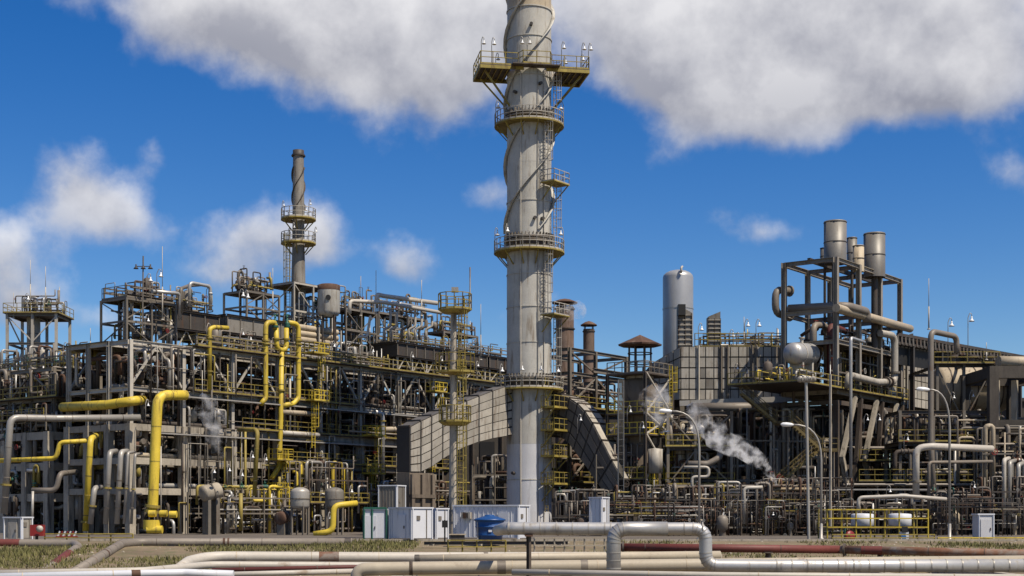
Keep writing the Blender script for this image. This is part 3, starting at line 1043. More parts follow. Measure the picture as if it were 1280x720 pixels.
# ladder legs with rest platforms on the sunny side
ladder_az = -0.62                            # angle from +X towards the camera
ld = V((math.cos(ladder_az), math.sin(ladder_az), 0))
ls = V((-ld.y, ld.x, 0))
stops = [(640, 606), (606, 572), (572, 540), (540, 512), (512, 487), (487, 398), (398, 316), (316, 235), (235, 158), (158, 92)]
for k, (ya, yb) in enumerate(stops):
    off = 0.75 if k % 2 else -0.75
    p = sc_ + ld * (SR + 0.35) + ls * off
    za, zb = max(0, zs_(ya)), zs_(yb)
    ladder(stack, V((p.x, p.y, za)), zb - za, ld, "yellow_worn" if k < 5 else "steel_light", True, 0.5)
    if yb in (606, 572, 540, 512, 398, 235):
        c = sc_ + ld * (SR + 0.85) + Z * zb
        b = MB()
        b.box(c, 1.6, 2.7, 0.1, ld, ls)
        b.build("platform", "yellow_worn", stack)
        q = MB()
        q.rail([c - ld * 0.75 - ls * 1.3, c + ld * 0.75 - ls * 1.3, c + ld * 0.75 + ls * 1.3, c - ld * 0.75 + ls * 1.3], 1.15, 0.06, 0.8)
        q.build("railing", "yellow_worn" if k < 5 else "steel_light", stack)
        for s in (-1, 1):
            bar("bracket", c + ld * 0.7 + ls * s * 1.2 - Z * 0.05, c - ld * 0.85 + ls * s * 1.0 - Z * 1.6, 0.09, 0.09, "yellow_worn", stack)
# conduits up the shell
for a, r in ((-1.95, 0.06), (-1.2, 0.04), (-0.9, 0.05)):
    d = V((math.cos(a), math.sin(a), 0))
    p = sc_ + d * (SR + 0.08)
    cyl("conduit", V((p.x, p.y, 0.2)), V((p.x, p.y, zs_(95))), r, "steel_light", stack, 6)
# small nozzles
for a, y in ((-1.1, 112), (-2.2, 122), (-1.35, 278), (-1.0, 278), (-1.5, 40), (-2.3, 592)):
    d = V((math.cos(a), math.sin(a), 0))
    p = sc_ + d * SR + Z * zs_(y)
    cyl("nozzle", p - d * 0.05, p + d * 0.3, 0.16, "steel_dark", stack, 10)
lamp_i = 0
for a, y, rr in [(-2.95, 316, 1.2), (-2.3, 316, 1.2), (-0.25, 316, 1.2), (-2.9, 158, 1.15), (-0.1, 158, 1.15), (-2.6, 487, 1.1), (-1.2, 487, 1.1), (-0.4, 487, 1.1), (-1.8, 487, 1.1)]:
    d = V((math.cos(a), math.sin(a), 0))
    lamp_i += 1
    bell_lamp(sc_ + d * (SR + rr) + Z * zs_(y), 1.9, "white lamp on the stack's %s ring platform, %s" % ({316: "middle", 158: "upper", 487: "lowest"}[y], {-2.95: "outermost on the shaded side", -2.3: "next to the outermost", -0.25: "on the ladder side", -2.9: "on the shaded side", -0.1: "on the ladder side", -2.6: "on the shaded side", -1.8: "left of its centre", -1.2: "right of its centre", -0.4: "by the ladder"}[a]), "lamps on the stack rings", -d * 0.25, 0.5)
for k, (x, y) in enumerate(((-5.2, -2.2), (-4.2, -2.2), (-3.1, 2.2), (-1.6, -2.9), (-0.9, -3.0), (2.6, -2.2), (3.7, 2.2), (4.6, -2.2), (5.2, 1.0), (5.25, -2.2))):
    bell_lamp(c0 + ax * x + ay * y, 2.1, "white lamp on the stack's wide top platform, %s from its shaded end" % ORD[k], "lamps on the stack's top platform", V((0.25, -0.1, 0)), 0.42)


# ------------------------------------------------------------------ flue ducts
def duct(name, label, o, dirv, side, outer, inner, width, m_front, m_top, ns, nt, nw, front_sign, mfun=None):
    """box duct with its outline in the vertical plane (o, dirv); outer and inner lists of (d, z) share their length"""
    t = thing(name, label, "duct", V(o))
    at = lambda d, z, w: V(o) + dirv * d + Z * z + side * w
    n = len(outer)
    b = MB()
    for (d1, z1), (d2, z2) in zip(outer, inner):
        b.v += [at(d1, z1, -width / 2), at(d1, z1, width / 2), at(d2, z2, width / 2), at(d2, z2, -width / 2)]
    for k in range(n - 1):
        i = 4 * k
        for e in range(4):
            e2 = (e + 1) % 4
            b.f.append([i + e, i + e2, i + 4 + e2, i + 4 + e]); b.s.append(False)
    b.f += [[0, 1, 2, 3], [4 * n - 4, 4 * n - 3, 4 * n - 2, 4 * n - 1]]; b.s += [False, False]
    b.build("duct_body", "seam", t)

    def interp(lst, a):
        x = a * (n - 1)
        i = min(n - 2, int(x)); f = x - i
        return (lst[i][0] * (1 - f) + lst[i + 1][0] * f, lst[i][1] * (1 - f) + lst[i + 1][1] * f)

    def face(a, bb):
        p, q = interp(outer, a), interp(inner, a)
        return at(p[0] * (1 - bb) + q[0] * bb, p[1] * (1 - bb) + q[1] * bb, front_sign * width / 2)

    def topf(a, bb):
        p = interp(outer, a)
        return at(p[0], p[1], (bb - 0.5) * width)
    nf = (face(0.5, 0.5) - at(0, 0, 0)).dot(side)
    def orient(fn, want):
        p = fn(0.5, 0.5)
        nr = (fn(0.52, 0.5) - p).cross(fn(0.5, 0.52) - p)
        return fn if nr.dot(want) > 0 else (lambda a, bb: fn(1 - a, bb))
    plate_grid(t, orient(face, side * front_sign), ns, nt, m_front, 0.085, 0.06)
    mid_o, mid_i = interp(outer, 0.5), interp(inner, 0.5)
    up = dirv * (mid_o[0] - mid_i[0]) + Z * (mid_o[1] - mid_i[1])
    plate_grid(t, orient(topf, up), ns, nw, m_top, 0.05, 0.05)
    for k in range(ns + 1):                  # stiffening ribs across the top
        a = k / ns
        p = interp(outer, a)
        q = interp(outer, min(1, a + 0.01)) if a < 0.99 else interp(outer, a - 0.01)
        bar("rib", at(p[0], p[1], -width / 2 - 0.05) + up.normalized() * 0.09, at(p[0], p[1], width / 2 + 0.05) + up.normalized() * 0.09, 0.1, 0.18, "steel_dark", t)
    return t, at


def outline(o, dirv, face, spots):
    """where spots seen in the view lie on the duct's visible face: (distance along the duct, height)"""
    out = []
    q = V(o) + face
    for x, y in spots:
        k = (x - 640) / FPX
        d = (k * (q.y - CAMY) - q.x) / (dirv.x - k * dirv.y)
        out.append((d, zpx(y, q.y + dirv.y * d)))
    return out


oL = sc_ + GV * 1.25
outL = outline(oL, -GU, -GV * 0.75, [(640, 481), (633, 483), (610, 491), (592, 498), (575, 505), (558, 512), (542, 519), (527, 526), (512, 534)])
inL = outline(oL, -GU, -GV * 0.75, [(640, 544), (633, 545), (610, 549), (592, 554), (575, 561), (558, 570), (542, 582), (527, 590), (512, 590)])
dl, dlat = duct("flue_duct", "grey panelled flue duct curving down from the stack to a concrete block", oL, -GU, -GV, outL, inL, 1.5, "cladding_light", "duct_shaded", 9, 6, 2, 1)
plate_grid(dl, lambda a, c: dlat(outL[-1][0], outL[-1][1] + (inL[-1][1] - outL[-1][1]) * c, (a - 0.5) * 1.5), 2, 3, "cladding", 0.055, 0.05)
dB, zB = (outL[-1][0] + inL[-3][0]) / 2, inL[-1][1]
lB = outL[-1][0] - inL[-3][0]
t = thing("duct_base", "brown concrete block under the curved flue duct", "plinth", oL - GU * dB)
b = MB(); b.box(oL - GU * dB + Z * (zB / 2 - 0.02), lB, 1.5, zB - 0.04, GU, GV); b.build("block", "concrete_brown", t)
for k in range(3):
    p = oL - GU * (dB - lB / 2 + 0.25 + k * (lB - 0.5) / 2) - GV * 0.85
    bar("pilaster", p, p + Z * (zB - 0.2), 0.4, 0.3, "concrete_brown", t)
bar("ledge", oL - GU * (dB + lB / 2) - GV * 0.85 + Z * zB * 0.62, oL - GU * (dB - lB / 2) - GV * 0.85 + Z * zB * 0.62, 0.4, 0.3, "concrete_brown", t)
oR = sc_ + GU * 2.3
outR = outline(oR, -GV, -GU * 1.2, [(684, 493), (692, 493), (704, 495), (716, 500), (727, 509), (737, 522), (749, 545), (763, 573), (779, 600)])
inR = outline(oR, -GV, -GU * 1.2, [(684, 546), (690, 545), (697, 545), (705, 549), (713, 557), (722, 569), (733, 584), (746, 603), (759, 621)])
dr, drat = duct("flue_duct", "dark panelled flue duct sloping down from the stack toward the vented column", oR, -GV, -GU, outR, inR, 2.4, "duct_shaded", "cladding_light", 9, 4, 2, 1)  # shaded front and sunlit top are set by panel colour
dE = (outR[-1][0] + inR[-1][0]) / 2 + 0.4
fh = oR - GV * dE
t = thing("fan_house", "dark blower casing under the lower end of the sloping duct", "casing", fh)
b = MB(); b.box(fh + Z * 1.7, 3.6, 4.0, 3.4, GU, GV); b.build("casing", "steel_dark", t)
b = MB(); b.lathe(fh - GU * 1.85 + Z * 1.9, [(0, 0), (1.4, 0), (1.4, 0.3), (0, 0.32)], 24, -GU); b.build("volute", "steel_brown", t)
for k in range(4):
    bar("rib", fh - GV * (-1.8 + k * 1.2) - GU * 1.85 + Z * 0.1, fh - GV * (-1.8 + k * 1.2) - GU * 1.85 + Z * 3.3, 0.12, 0.14, "steel_dark", t)

# ------------------------------------------------------------------ vents and frame just right of the stack
def capped_vent(label, x, Y, y0, y1, r, capr, m):
    p = V((xpx(x, Y), Y, zpx(y0, Y)))
    zt = zpx(y1, Y)
    t = thing("vent_stack", label, "vent", V((p.x, p.y, 0)))
    b = MB(); b.lathe(V((p.x, p.y, 0)), [(r * 1.05, 0), (r * 1.05, p.z), (r, p.z + 0.1), (r, zt - 0.5)], 20); b.build("pipe", m, t)
    b = MB(); b.lathe(V((p.x, p.y, zt)), [(r * 0.4, -0.1), (capr, -0.12), (capr, 0), (capr * 0.45, 0.3), (0.02, 0.42)], 20); b.build("rain_cap", "rust", t)
    for k in range(4):
        d = V((math.cos(k * 1.57 + 0.6), math.sin(k * 1.57 + 0.6), 0))
        bar("cap_strut", V((p.x, p.y, zt - 0.75)) + d * r, V((p.x, p.y, zt - 0.1)) + d * r, 0.07, 0.07, "steel_dark", t)
    for z in (zt - 0.8, zt - 3):
        b = MB(); b.lathe(V((p.x, p.y, z)), [(r, 0), (r * 1.12, 0), (r * 1.12, 0.12), (r, 0.12)], 20, smooth=False); b.build("band", "steel_dark", t)


capped_vent("wide rusty vent pipe with flat cap right behind the tall stack", 706, 106, 470, 378, 1.0, 1.4, "vent_brown")
capped_vent("narrow rusty vent pipe with small cap", 736, 106, 470, 406, 0.62, 0.9, "vent_brown")

o3 = V((xpx(712, 92), 92, 0))
fr, fat = skeleton("vent_rack", "grey open steel frame around the rusty vents", o3, GU, GV, [0, 4.7, 10.6], [0, 6], [5, 9.0, 12.6, 16.2, 18.6], "steel", 0.32, 0.24, 0.34, "ib", "f", bm="steel")
deck(fr, fat, -0.4, 10.8, -0.5, 6, 12.6, "steel_dark", "fr", "yellow_worn")
deck(fr, fat, -0.4, 6.4, -0.5, 6, 5.0, "steel_dark", "f", "yellow_worn")
bar("roof_beam", fat(4.0, -0.2, 16.6), fat(15.0, -0.2, 16.6), 0.3, 0.5, "steel", fr, "ib")
bar("brace", fat(14.6, -0.2, 16.3), fat(10.7, -0.2, 13.6), 0.16, 0.16, "steel", fr)

# ------------------------------------------------------------------ column with conical hat
HY = 86.0
hx = xpx(800, HY)
t = thing("vented_column", "tall process column topped by a caged lantern and rusty conical hat", "column", (hx, HY, 0))
base = V((hx, HY, 0))
zz = lambda y: zpx(y, HY)
b = MB(); b.lathe(base, [(1.5, 0), (1.5, zz(570)), (1.15, zz(545)), (1.15, zz(520)), (1.75, zz(496)), (1.75, zz(478)), (1.3, zz(474))], 20); b.build("body", "concrete_brown", t)
b = MB(); b.lathe(base, [(1.3, zz(474)), (1.3, zz(468)), (1.25, zz(467))], 20); b.build("collar", "cladding_light", t)
for k in range(8):
    d = V((math.cos(k * math.pi / 4 + 0.25), math.sin(k * math.pi / 4 + 0.25), 0)) * 1.12
    bar("lantern_post", base + d + Z * zz(468), base + d + Z * zz(431), 0.1, 0.1, "steel_brown", t)
for y in (466, 454, 442, 433):
    b = MB(); b.ring(base + Z * zz(y), 1.14, 0.05, 20); b.build("lantern_hoop", "steel_brown", t)
b = MB(); b.lathe(base, [(0.9, zz(434)), (2.06, zz(432.5)), (2.1, zz(430.5)), (0.02, zz(418.5))], 8, smooth=False); b.build("hat", "rust", t)
for y, m in ((470, "steel_dark"), (519, "yellow_worn"), (545, "yellow_worn"), (600, "yellow_worn")):
    c = base + Z * zz(y)
    b = MB(); b.box(c, 5.2, 4.4, 0.14, GU, GV); b.build("platform", "steel_brown", t)
    q = MB(); q.rail([c + GU * a + GV * e for a, e in ((-2.55, 2.1), (-2.55, -2.1), (2.55, -2.1), (2.55, 2.1))], 1.15, 0.07, 0.9); q.build("railing", "steel" if y == 470 else "yellow", t)
for s in (-1, 1):
    for e in (-1, 1):
        bar("post", base + GU * 2.5 * s + GV * 2.1 * e, base + GU * 2.5 * s + GV * 2.1 * e + Z * zz(470), 0.26, 0.26, "steel_dark", t, "ib")
for za, zb in ((0.1, zz(600)), (zz(600), zz(545)), (zz(545), zz(519)), (zz(519), zz(470))):
    bar("brace", base + GU * -2.4 - GV * 2.1 + Z * za, base + GU * 2.4 - GV * 2.1 + Z * zb, 0.14, 0.14, "steel_light", t)
    bar("brace", base + GU * 2.4 - GV * 2.2 + Z * za, base + GU * -2.4 - GV * 2.2 + Z * zb, 0.14, 0.14, "steel_light", t)
    ladder(t, base + GU * (-1.8 if za < 5 else 1.8) - GV * 2.35 + Z * za, zb - za, -GV, "yellow")
b = MB(); b.lathe(V((xpx(819, 83), 83, zpx(592, 83))), [(0, 0), (0.7, 0.02), (0.7, 2.3), (0, 2.4)], 12); b.build("pot", "cladding_light", t)

# equipment next to it
def vessel(name, label, p, q, r, m, cat="vessel", legs=None, head=0.45, n=24, bands=3, lm="steel", nozzles=2, group=None):
    """closed drum from p to q with dished ends, bands, nozzles; legs: ground height"""
    p, q = V(p), V(q)
    a = (q - p); L = a.length; a.normalize()
    lo = min(p.z, q.z) - r if abs(a.z) < 0.5 else min(p.z, q.z)
    t = thing(name, label, cat, V(((p.x + q.x) / 2, (p.y + q.y) / 2, legs if legs is not None else lo)), group)
    prof = []
    for k in range(6):
        an = k / 5 * math.pi / 2
        prof.append((r * math.sin(an), -head * r * math.cos(an)))
    prof += [(r * math.cos(k / 5 * math.pi / 2), L + head * r * math.sin(k / 5 * math.pi / 2)) for k in range(6)]
    b = MB(); b.lathe(p, prof, n, a); b.build("shell", m, t)
    for k in range(bands):
        c = p + a * L * (k + 0.5) / bands
        b = MB(); b.lathe(c, [(r, -0.06), (r + 0.04, -0.06), (r + 0.04, 0.06), (r, 0.06)], n, a, smooth=False); b.build("band", lm, t)
    if abs(a.z) < 0.5:
        for k in range(nozzles):
            c = p + a * L * (k + 0.7) / (nozzles + 0.4) + Z * r * 0.9
            cyl("nozzle", c, c + Z * r * 0.6, r * 0.16, lm, t, 10)
            cyl("flange", c + Z * r * 0.5, c + Z * r * 0.62, r * 0.27, lm, t, 10)
        if legs is not None:
            for f in (0.2, 0.8):
                c = p + a * L * f
                bar("saddle", V((c.x, c.y, legs)), V((c.x, c.y, c.z - r * 0.6)), r * 1.3, 0.3, lm, t, roll=a.cross(Z))
    elif legs is not None:
        for k in range(4):
            d = V((math.cos(k * 1.571 + 0.5), math.sin(k * 1.571 + 0.5), 0)) * r * 0.9
            g0 = V((p.x, p.y, legs)) + d
            bar("leg", g0, V((p.x, p.y, p.z + 0.3)) + d, 0.15, 0.15, lm, t)
    return t


# ------------------------------------------------------------------ boiler block
BY = 95.0
bx0, bx1 = xpx(851, BY), xpx(985, BY)
zb0, zb1 = zpx(500, BY), zpx(433, BY)
t = thing("boiler", "large boiler casing clad in grey square panels under the white tank", "boiler", ((bx0 + bx1) / 2, BY, zb0 - 1))
ch = 3.7 * 0.7071
plan = [V((bx0, BY, 0)), V((bx1, BY, 0)), V((bx1, BY + 16, 0)), V((bx0 - ch, BY + 16, 0)), V((bx0 - ch, BY + ch, 0))]
b = MB()
k = len(plan)
b.v = [p + Z * zb0 for p in plan] + [p + Z * zb1 for p in plan]
b.v[5 + 3] = b.v[5 + 3] - Z * 1.4; b.v[5 + 4] = b.v[5 + 4] - Z * 1.4
b.f = [[i, (i + 1) % k, k + (i + 1) % k, k + i] for i in range(k)] + [list(range(k))[::-1], list(range(k, 2 * k))]
b.s = [False] * len(b.f)
b.build("casing", "seam", t)
plate_grid(t, lambda a, c: V((bx0 + (bx1 - bx0) * a, BY, zb0 + (zb1 - zb0) * c)), 13, 5, lambda i, j: "cladding_light" if i < 2 or (i * 7 + j * 3) % 4 else "cladding", 0.06, 0.06)
plate_grid(t, lambda a, c: plan[4].lerp(plan[0], a) + Z * (zb0 + (zb1 - zb0 - 1.4 * (1 - a)) * c), 4, 5, "cladding_light", 0.06, 0.06)
for f in (0.16, 0.37, 0.43, 0.66, 0.7, 0.93):
    x = bx0 + (bx1 - bx0) * f
    bar("buckstay", (x, BY - 0.16, zb0 - 0.3), (x, BY - 0.16, zb1 + 0.1), 0.22, 0.26, "steel" if f > 0.2 else "steel_light", t, "ib")
q = MB(); q.rail([V((bx0 + 1.5, BY + 0.5, zb1)), V((bx1 - 0.3, BY + 0.5, zb1)), V((bx1 - 0.3, BY + 6, zb1))], 1.4, 0.07, 1.3); q.build("railing", "yellow_worn", t)
bar("drip_beam", (bx0 - 0.2, BY - 0.5, zb0 - 0.4), (xpx(1040, BY - 0.5), BY - 0.5, zb0 + 0.25), 0.5, 0.55, "galv", t)
for x in (853, 870, 895, 925, 955, 982):
    X = xpx(x, BY)
    bar("leg", (X, BY + 0.4, 0), (X, BY + 0.4, zb0), 0.45, 0.45, "steel", t, "ib", V((1, 0, 0)))
    bar("leg", (X, BY + 12, 0), (X, BY + 12, zb0), 0.45, 0.45, "steel_dark", t, "ib", V((1, 0, 0)))
for a, c in ((853, 895), (925, 895), (925, 955)):
    bar("brace", (xpx(a, BY), BY + 0.4, 7), (xpx(c, BY), BY + 0.4, zb0 - 0.2), 0.25, 0.25, "steel", t)
bar("beam", (xpx(853, BY), BY + 0.4, 7), (xpx(982, BY), BY + 0.4, 7), 0.3, 0.4, "steel_dark", t, "ib")
b = MB(); b.lathe((0, BY + 6, zb0 - 4.5), [(2.2, 17), (2.2, 28)], 16, V((1, 0, 0))); b.build("hopper_drum", "steel_dark", t)
# ribbed breeching in front of the tank and a smaller one
for x0, x1, ya, yb, lab in ((849, 866, 380, 433, 0), (887, 902, 388, 433, 1)):
    tt = thing("breeching", "ribbed box breeching with dark open top in front of white tank" if not lab else "smaller ribbed breeching with slanted top on the boiler roof", "duct", (xpx(x0, BY), BY + 1, zb1))
    A, C = V((xpx(x0, BY), BY + 0.8, zb1 + 0.01)), V((xpx(x1, BY), BY + 0.8, zb1 + 0.01))
    H = zpx(ya, BY) - zb1
    b = MB()
    d2 = V((0, 1.6, 0))
    b.hexa([A, C, C + d2, A + d2, A + Z * (H if not lab else H * 0.86), C + Z * (H * 0.82 if not lab else H), C + d2 + Z * (H * 0.82 if not lab else H), A + d2 + Z * (H if not lab else H * 0.86)])
    b.build("body", "cladding", tt)
    n = 7
    for k in range(n):
        z = (k + 0.5) / n * H * 0.82
        bar("rib", A + Z * z - V((0.05, 0.06, 0)), C + Z * z - V((-0.05, 0.06, 0)), 0.1, 0.1, "cladding_light", tt)
    for f in (0.02, 0.5, 0.98):
        bar("rib", A.lerp(C, f) - V((0, 0.06, 0)), A.lerp(C, f) + Z * H * 0.8 - V((0, 0.06, 0)), 0.1, 0.1, "steel_dark", tt)
    if not lab:
        b = MB(); b.box(A + V((0.3, -0.2, H - 0.55)), 0.75, 0.9, 1.1); b.build("hood", "black", tt)

tank = vessel("tank", "tall pale vertical tank with domed top behind the boiler", (xpx(847.5, 105), 105, 14), (xpx(847.5, 105), 105, zpx(347, 105)), 19 / FPX * (105 - CAMY), "tank_white", "tank", 0.0, 0.5, 32, 2, "tank_white")
b = MB(); b.tube([V((xpx(849, 105), 103.2, zpx(345, 105))), V((xpx(849, 105), 103.1, zpx(338, 105))), V((xpx(851, 105), 103.6, zpx(336, 105)))], 0.12, 8); b.build("vent_pipe", "steel_light", tank)

# ------------------------------------------------------------------ tower with chimneys on the right
TY0 = 85.0
to = V((xpx(1045, TY0), TY0, 0))
ts = [0, 4.17, 8.33, 12.5]
tt_ = [0, 5.4]
zt_ = lambda y: zpx(y, TY0)
KT = 1.284
tower, tat0 = skeleton("steel_tower", "brown grey open steel tower carrying the short chimneys", to, GU, GV, [x * KT for x in ts], tt_, [zt_(487), zt_(424), zt_(385), zt_(321)], "frame_grey", 0.44, 0.34, 0.42, "ib", "", z0=zt_(487) - 0.4, bm="frame_grey")
tat = lambda s, t, z: tat0(s * KT, t, z)
deck(tower, tat, -7.5, 12.8, -0.8, 6.5, zt_(487), "steel_dark", "fl", "yellow_worn")
deck(tower, tat, 0.3, 12.3, 0.3, 5.4, zt_(424), "steel_dark", "f", "steel")
bar("roof_beam", tat(0, 2.8, zt_(321)), tat(12.5, 2.8, zt_(321)), 0.3, 0.4, "steel_dark", tower)
# legs below the deck: posts and long V struts
leg, _ = skeleton("support_frame", "heavy brown frame of posts and V struts under the chimney tower", to, GU, GV, [x * KT for x in ts], [0, 5.4, 11], [zt_(580), zt_(500)], "steel_brown", 0.5, 0.34, 0.42, "box", "")
for i in range(3):
    for y in (-0.05, 5.6):
        bar("strut", tat(ts[i] + 1.9, y - 0.45, zt_(640)), tat(ts[i] + 0.2, y - 0.45, zt_(570)), 0.4, 0.4, "concrete", leg)
        bar("strut", tat(ts[i] + 0.2, y - 0.45, zt_(572)), tat(ts[i] + 2.6, y - 0.45, zt_(494)), 0.4, 0.4, "concrete", leg)
        bar("strut", tat(ts[i] + 2.3, y - 0.3, zt_(640)), tat(ts[i + 1] - 0.2, y - 0.3, zt_(494)), 0.36, 0.36, "steel_brown", leg)
for i in range(4):
    bar("strut", tat(ts[i], 0.3, 1.0), tat(ts[i], 5.5, zt_(500)), 0.3, 0.3, "steel_brown", leg)
    bar("strut", tat(ts[i], 11, 1.0), tat(ts[i], 5.8, zt_(500)), 0.3, 0.3, "steel_brown", leg)


def flue(label, x, Y, y0, y1, r, m):
    p = V((xpx(x, Y), Y, zpx(y0, Y)))
    t = thing("flue", label, "chimney", p)
    H = zpx(y1, Y) - p.z
    b = MB(); b.lathe(p, [(r, 0), (r, H), (r - 0.08, H), (r - 0.08, H - 1.5)], 28); b.build("shell", m, t)
    for f in (0.5, 0.97):
        b = MB(); b.lathe(p + Z * H * f, [(r, -0.04), (r + 0.03, -0.04), (r + 0.03, 0.04), (r, 0.04)], 28, smooth=False); b.build("band", "steel_dark", t)
    cyl("lower_pipe", V((p.x, p.y, zt_(424) + 0.06)), p, r * 0.3, "steel_dark", t, 12)


flue("widest short chimney, nearest on top of the steel tower", 1044, 88, 330, 277, 14 / FPX * (88 - CAMY), "flue_grey")
flue("wide short chimney at the far end of the steel tower", 1093, 93, 347, 292, 13.3 / FPX * (93 - CAMY), "flue_grey")
flue("thin pale chimney behind the widest one on the tower", 1065, 93, 336, 297, 0.5, "flue_grey")
flue("thin brown chimney between the two wide ones on the tower", 1073, 90, 340, 307, 0.55, "tan_duct")
flue("low thin chimney beside the widest one on the tower", 1031, 91, 332, 310, 0.45, "flue_grey")


def big_pipe(label, pts, r, m, fl=(), name="pipe", grp=None):
    return pipe(name, pts, r, m, None, label=label, cat="pipe", flanges=fl, group=grp)


big_pipe("fat grey pipe along the tower's middle level ending in an elbow", [tat(0.2, 5.0, zt_(380)), tat(0.2, -0.9, zt_(383)), tat(4.0, -0.9, zt_(383)), tat(4.0, -0.9, zt_(396))], 0.42, "pipe_grey")
big_pipe("fat tan pipe crossing the tower's face at mid height", [tat(-1.2, -0.7, zt_(388)), tat(13.3, -0.7, zt_(388))], 0.4, "tan_duct")
big_pipe("grey pipe bend on the side of the tower", [tat(1.5, 5.6, zt_(354)), tat(-0.2, 6.2, zt_(354)), tat(-0.2, 6.2, zt_(386)), tat(1.5, 5.6, zt_(386))], 0.36, "pipe_grey", [(0, 0.1), (2, 0.9)])
big_pipe("large light pipe dropping in front of the tower's right bays", [tat(7.4, -0.5, zt_(404)), tat(9.6, -0.9, zt_(404)), tat(9.6, -0.9, zt_(466)), tat(6.0, -0.9, zt_(471)), tat(0.4, -1.0, zt_(469)), tat(0.4, -1.0, zt_(486))], 0.36, "cladding_light", [(2, 0.3), (2, 0.5), (1, 0.8)])
big_pipe("thin grey pipe rising at the tower's near corner", [tat(-0.2, -1.6, 0.2), tat(-0.2, -1.6, zt_(424)), tat(3.0, -1.2, zt_(424))], 0.16, "alu")
big_pipe("red capped pipe inside the tower", [tat(1.5, 1.5, zt_(486)), tat(1.5, 1.5, zt_(402)), tat(4.5, 1.5, zt_(405))], 0.3, "red_oxide")
big_pipe("curved grey pipe inside the tower's lower bays", [tat(0.8, 2.8, zt_(470)), tat(0.8, 2.8, zt_(402)), tat(3.2, 2.8, zt_(398)), tat(3.2, 2.8, zt_(486))], 0.32, "pipe_grey")
bar("outrigger", tat(12.5, -0.5, zt_(401)), tat(14.2, -0.5, zt_(394)), 0.2, 0.2, "steel_dark", tower)

dr2 = vessel("drum", "polished horizontal drum with domed end on the yellow tower deck", (xpx(992, 84), 84, zpx(442, 84)), (xpx(1012, 86.5), 86.5, zpx(443, 86.5)), 1.05, "alu", "drum", zt_(487) + 0.06, 0.75, 28, 2, "steel_light", 1)

# clad casing right of the tower, with dark ridge roof running to the right edge
o5 = tat(14.0, 2.0, 0)
t = thing("boiler", "light panelled casing beside the chimney tower under a dark ridge", "boiler", o5)
z0_, z1_ = 13.7, 19.6
b = MB(); b.box(o5 + GU * 6.0 + GV * 3 + Z * (z0_ + z1_) / 2, 12, 6, z1_ - z0_, GU, GV); b.build("casing", "seam", t)
plate_grid(t, lambda a, c: o5 + GU * 12 * a + Z * (z0_ + (z1_ - z0_) * c), 9, 6, "cladding_light", 0.06, 0.06)
for k in range(4):
    for y in (0.3, 5.7):
        bar("leg", o5 + GU * (0.3 + k * 3.6) + GV * y, o5 + GU * (0.3 + k * 3.6) + GV * y + Z * z0_, 0.4, 0.4, "steel_dark", t, "ib")
bar("buckstay", o5 + GU * 3.4 - GV * 0.2 + Z * (z0_ - 0.3), o5 + GU * 3.4 - GV * 0.2 + Z * (z1_ + 0.4), 0.25, 0.25, "steel", t, "ib")
bar("buckstay", o5 + GU * 4.6 - GV * 0.2 + Z * (z0_ - 0.3), o5 + GU * 4.6 - GV * 0.2 + Z * (z1_ + 0.4), 0.25, 0.25, "steel_light", t, "ib")
t = thing("ridge_roof", "long dark ribbed roof edge behind the casing", "roof", o5 + GV * 3)
rA, rB = V((xpx(1122, 96), 96, zpx(418, 96))), V((xpx(1290, 112), 112, zpx(448, 112)))
for dz in (0, -0.9):
    bar("ridge_beam", rA + Z * dz, rB + Z * dz, 0.3, 0.3, "steel_dark", t)
for k in range(40):
    p = rA.lerp(rB, k / 39)
    bar("roof_rib", p + Z * 0.14, p - Z * 1.0 - V((0, 0.3, 0)), 0.16, 0.16, "steel_dark", t)
bar("dark_backing", rA - Z * 1.5 + V((0, 0.6, 0)), rB - Z * 1.5 + V((0, 0.6, 0)), 0.1, 3.0, "black", t)  # black sheet lengthened to keep sky out of the dark under the ridge
for k in range(5):
    p = rA.lerp(rB, (k + 0.5) / 5)
    bar("post", V((p.x, p.y, 0)), p - Z * 1.0, 0.4, 0.4, "steel_dark", t, "ib")

# big drum with deck at far right
DY = 90.0
zd = lambda y: zpx(y, DY)
vessel("drum", "huge brown horizontal drum behind railings near the far concrete frame", (xpx(1174, DY + 2.2), DY + 2.2, zd(484)), (xpx(1252, DY + 2.4), DY + 2.4, zd(484)), 2.25, "tan_duct", "drum", None, 0.35, 28, 5, "steel_brown", 3)
od = V((xpx(1167, DY), DY - 1.2, 0))
dk, dat = skeleton("service_deck", "service frame with yellow railings around the brown drum", od, V((1, 0, 0)), V((0, 1, 0)), [0, 2.6, 5.4], [0, 9.5], [zd(600), zd(530), zd(457)], "steel", 0.26, 0.2, 0.3, "ib", "f", bm="steel_dark")
deck(dk, dat, -0.5, 6.0, -0.6, 0.5, zd(457), "steel_brown", "fl", "yellow_worn")
deck(dk, dat, -3.2, 6.0, -1.0, 2, zd(530), "steel_dark", "f", "yellow_worn")
deck(dk, dat, -8, 6.0, -1.4, 2, zd(578), "steel_dark", "f", "yellow_worn")
oc = V((xpx(1241, 82), 82, 0))
cf, cfat = skeleton("concrete_frame", "dark concrete pier frame at the far edge with pale pillars", oc, V((1, 0, 0)), V((0, 1, 0)), [0, 4.6, 9.2], [0, 8], [zpx(560, 82), zpx(525, 82), zpx(458, 82)], "concrete_dark", 0.85, 0.6, 1.1, "box", "", bm="concrete_dark")
for k, x in enumerate((1251, 1274, 1292)):
    bar("pillar", (xpx(x, 82), 83.2, zpx(525, 82)), (xpx(x, 82), 83.2, zpx(474, 82)), 0.5, 0.5, "concrete", cf)
big_pipe("wide tan pipe lying across the top of the dark concrete frame", [(xpx(1248, 86), 86, zpx(452, 86)), (xpx(1310, 86), 87, zpx(452, 86))], 0.55, "tan_duct")
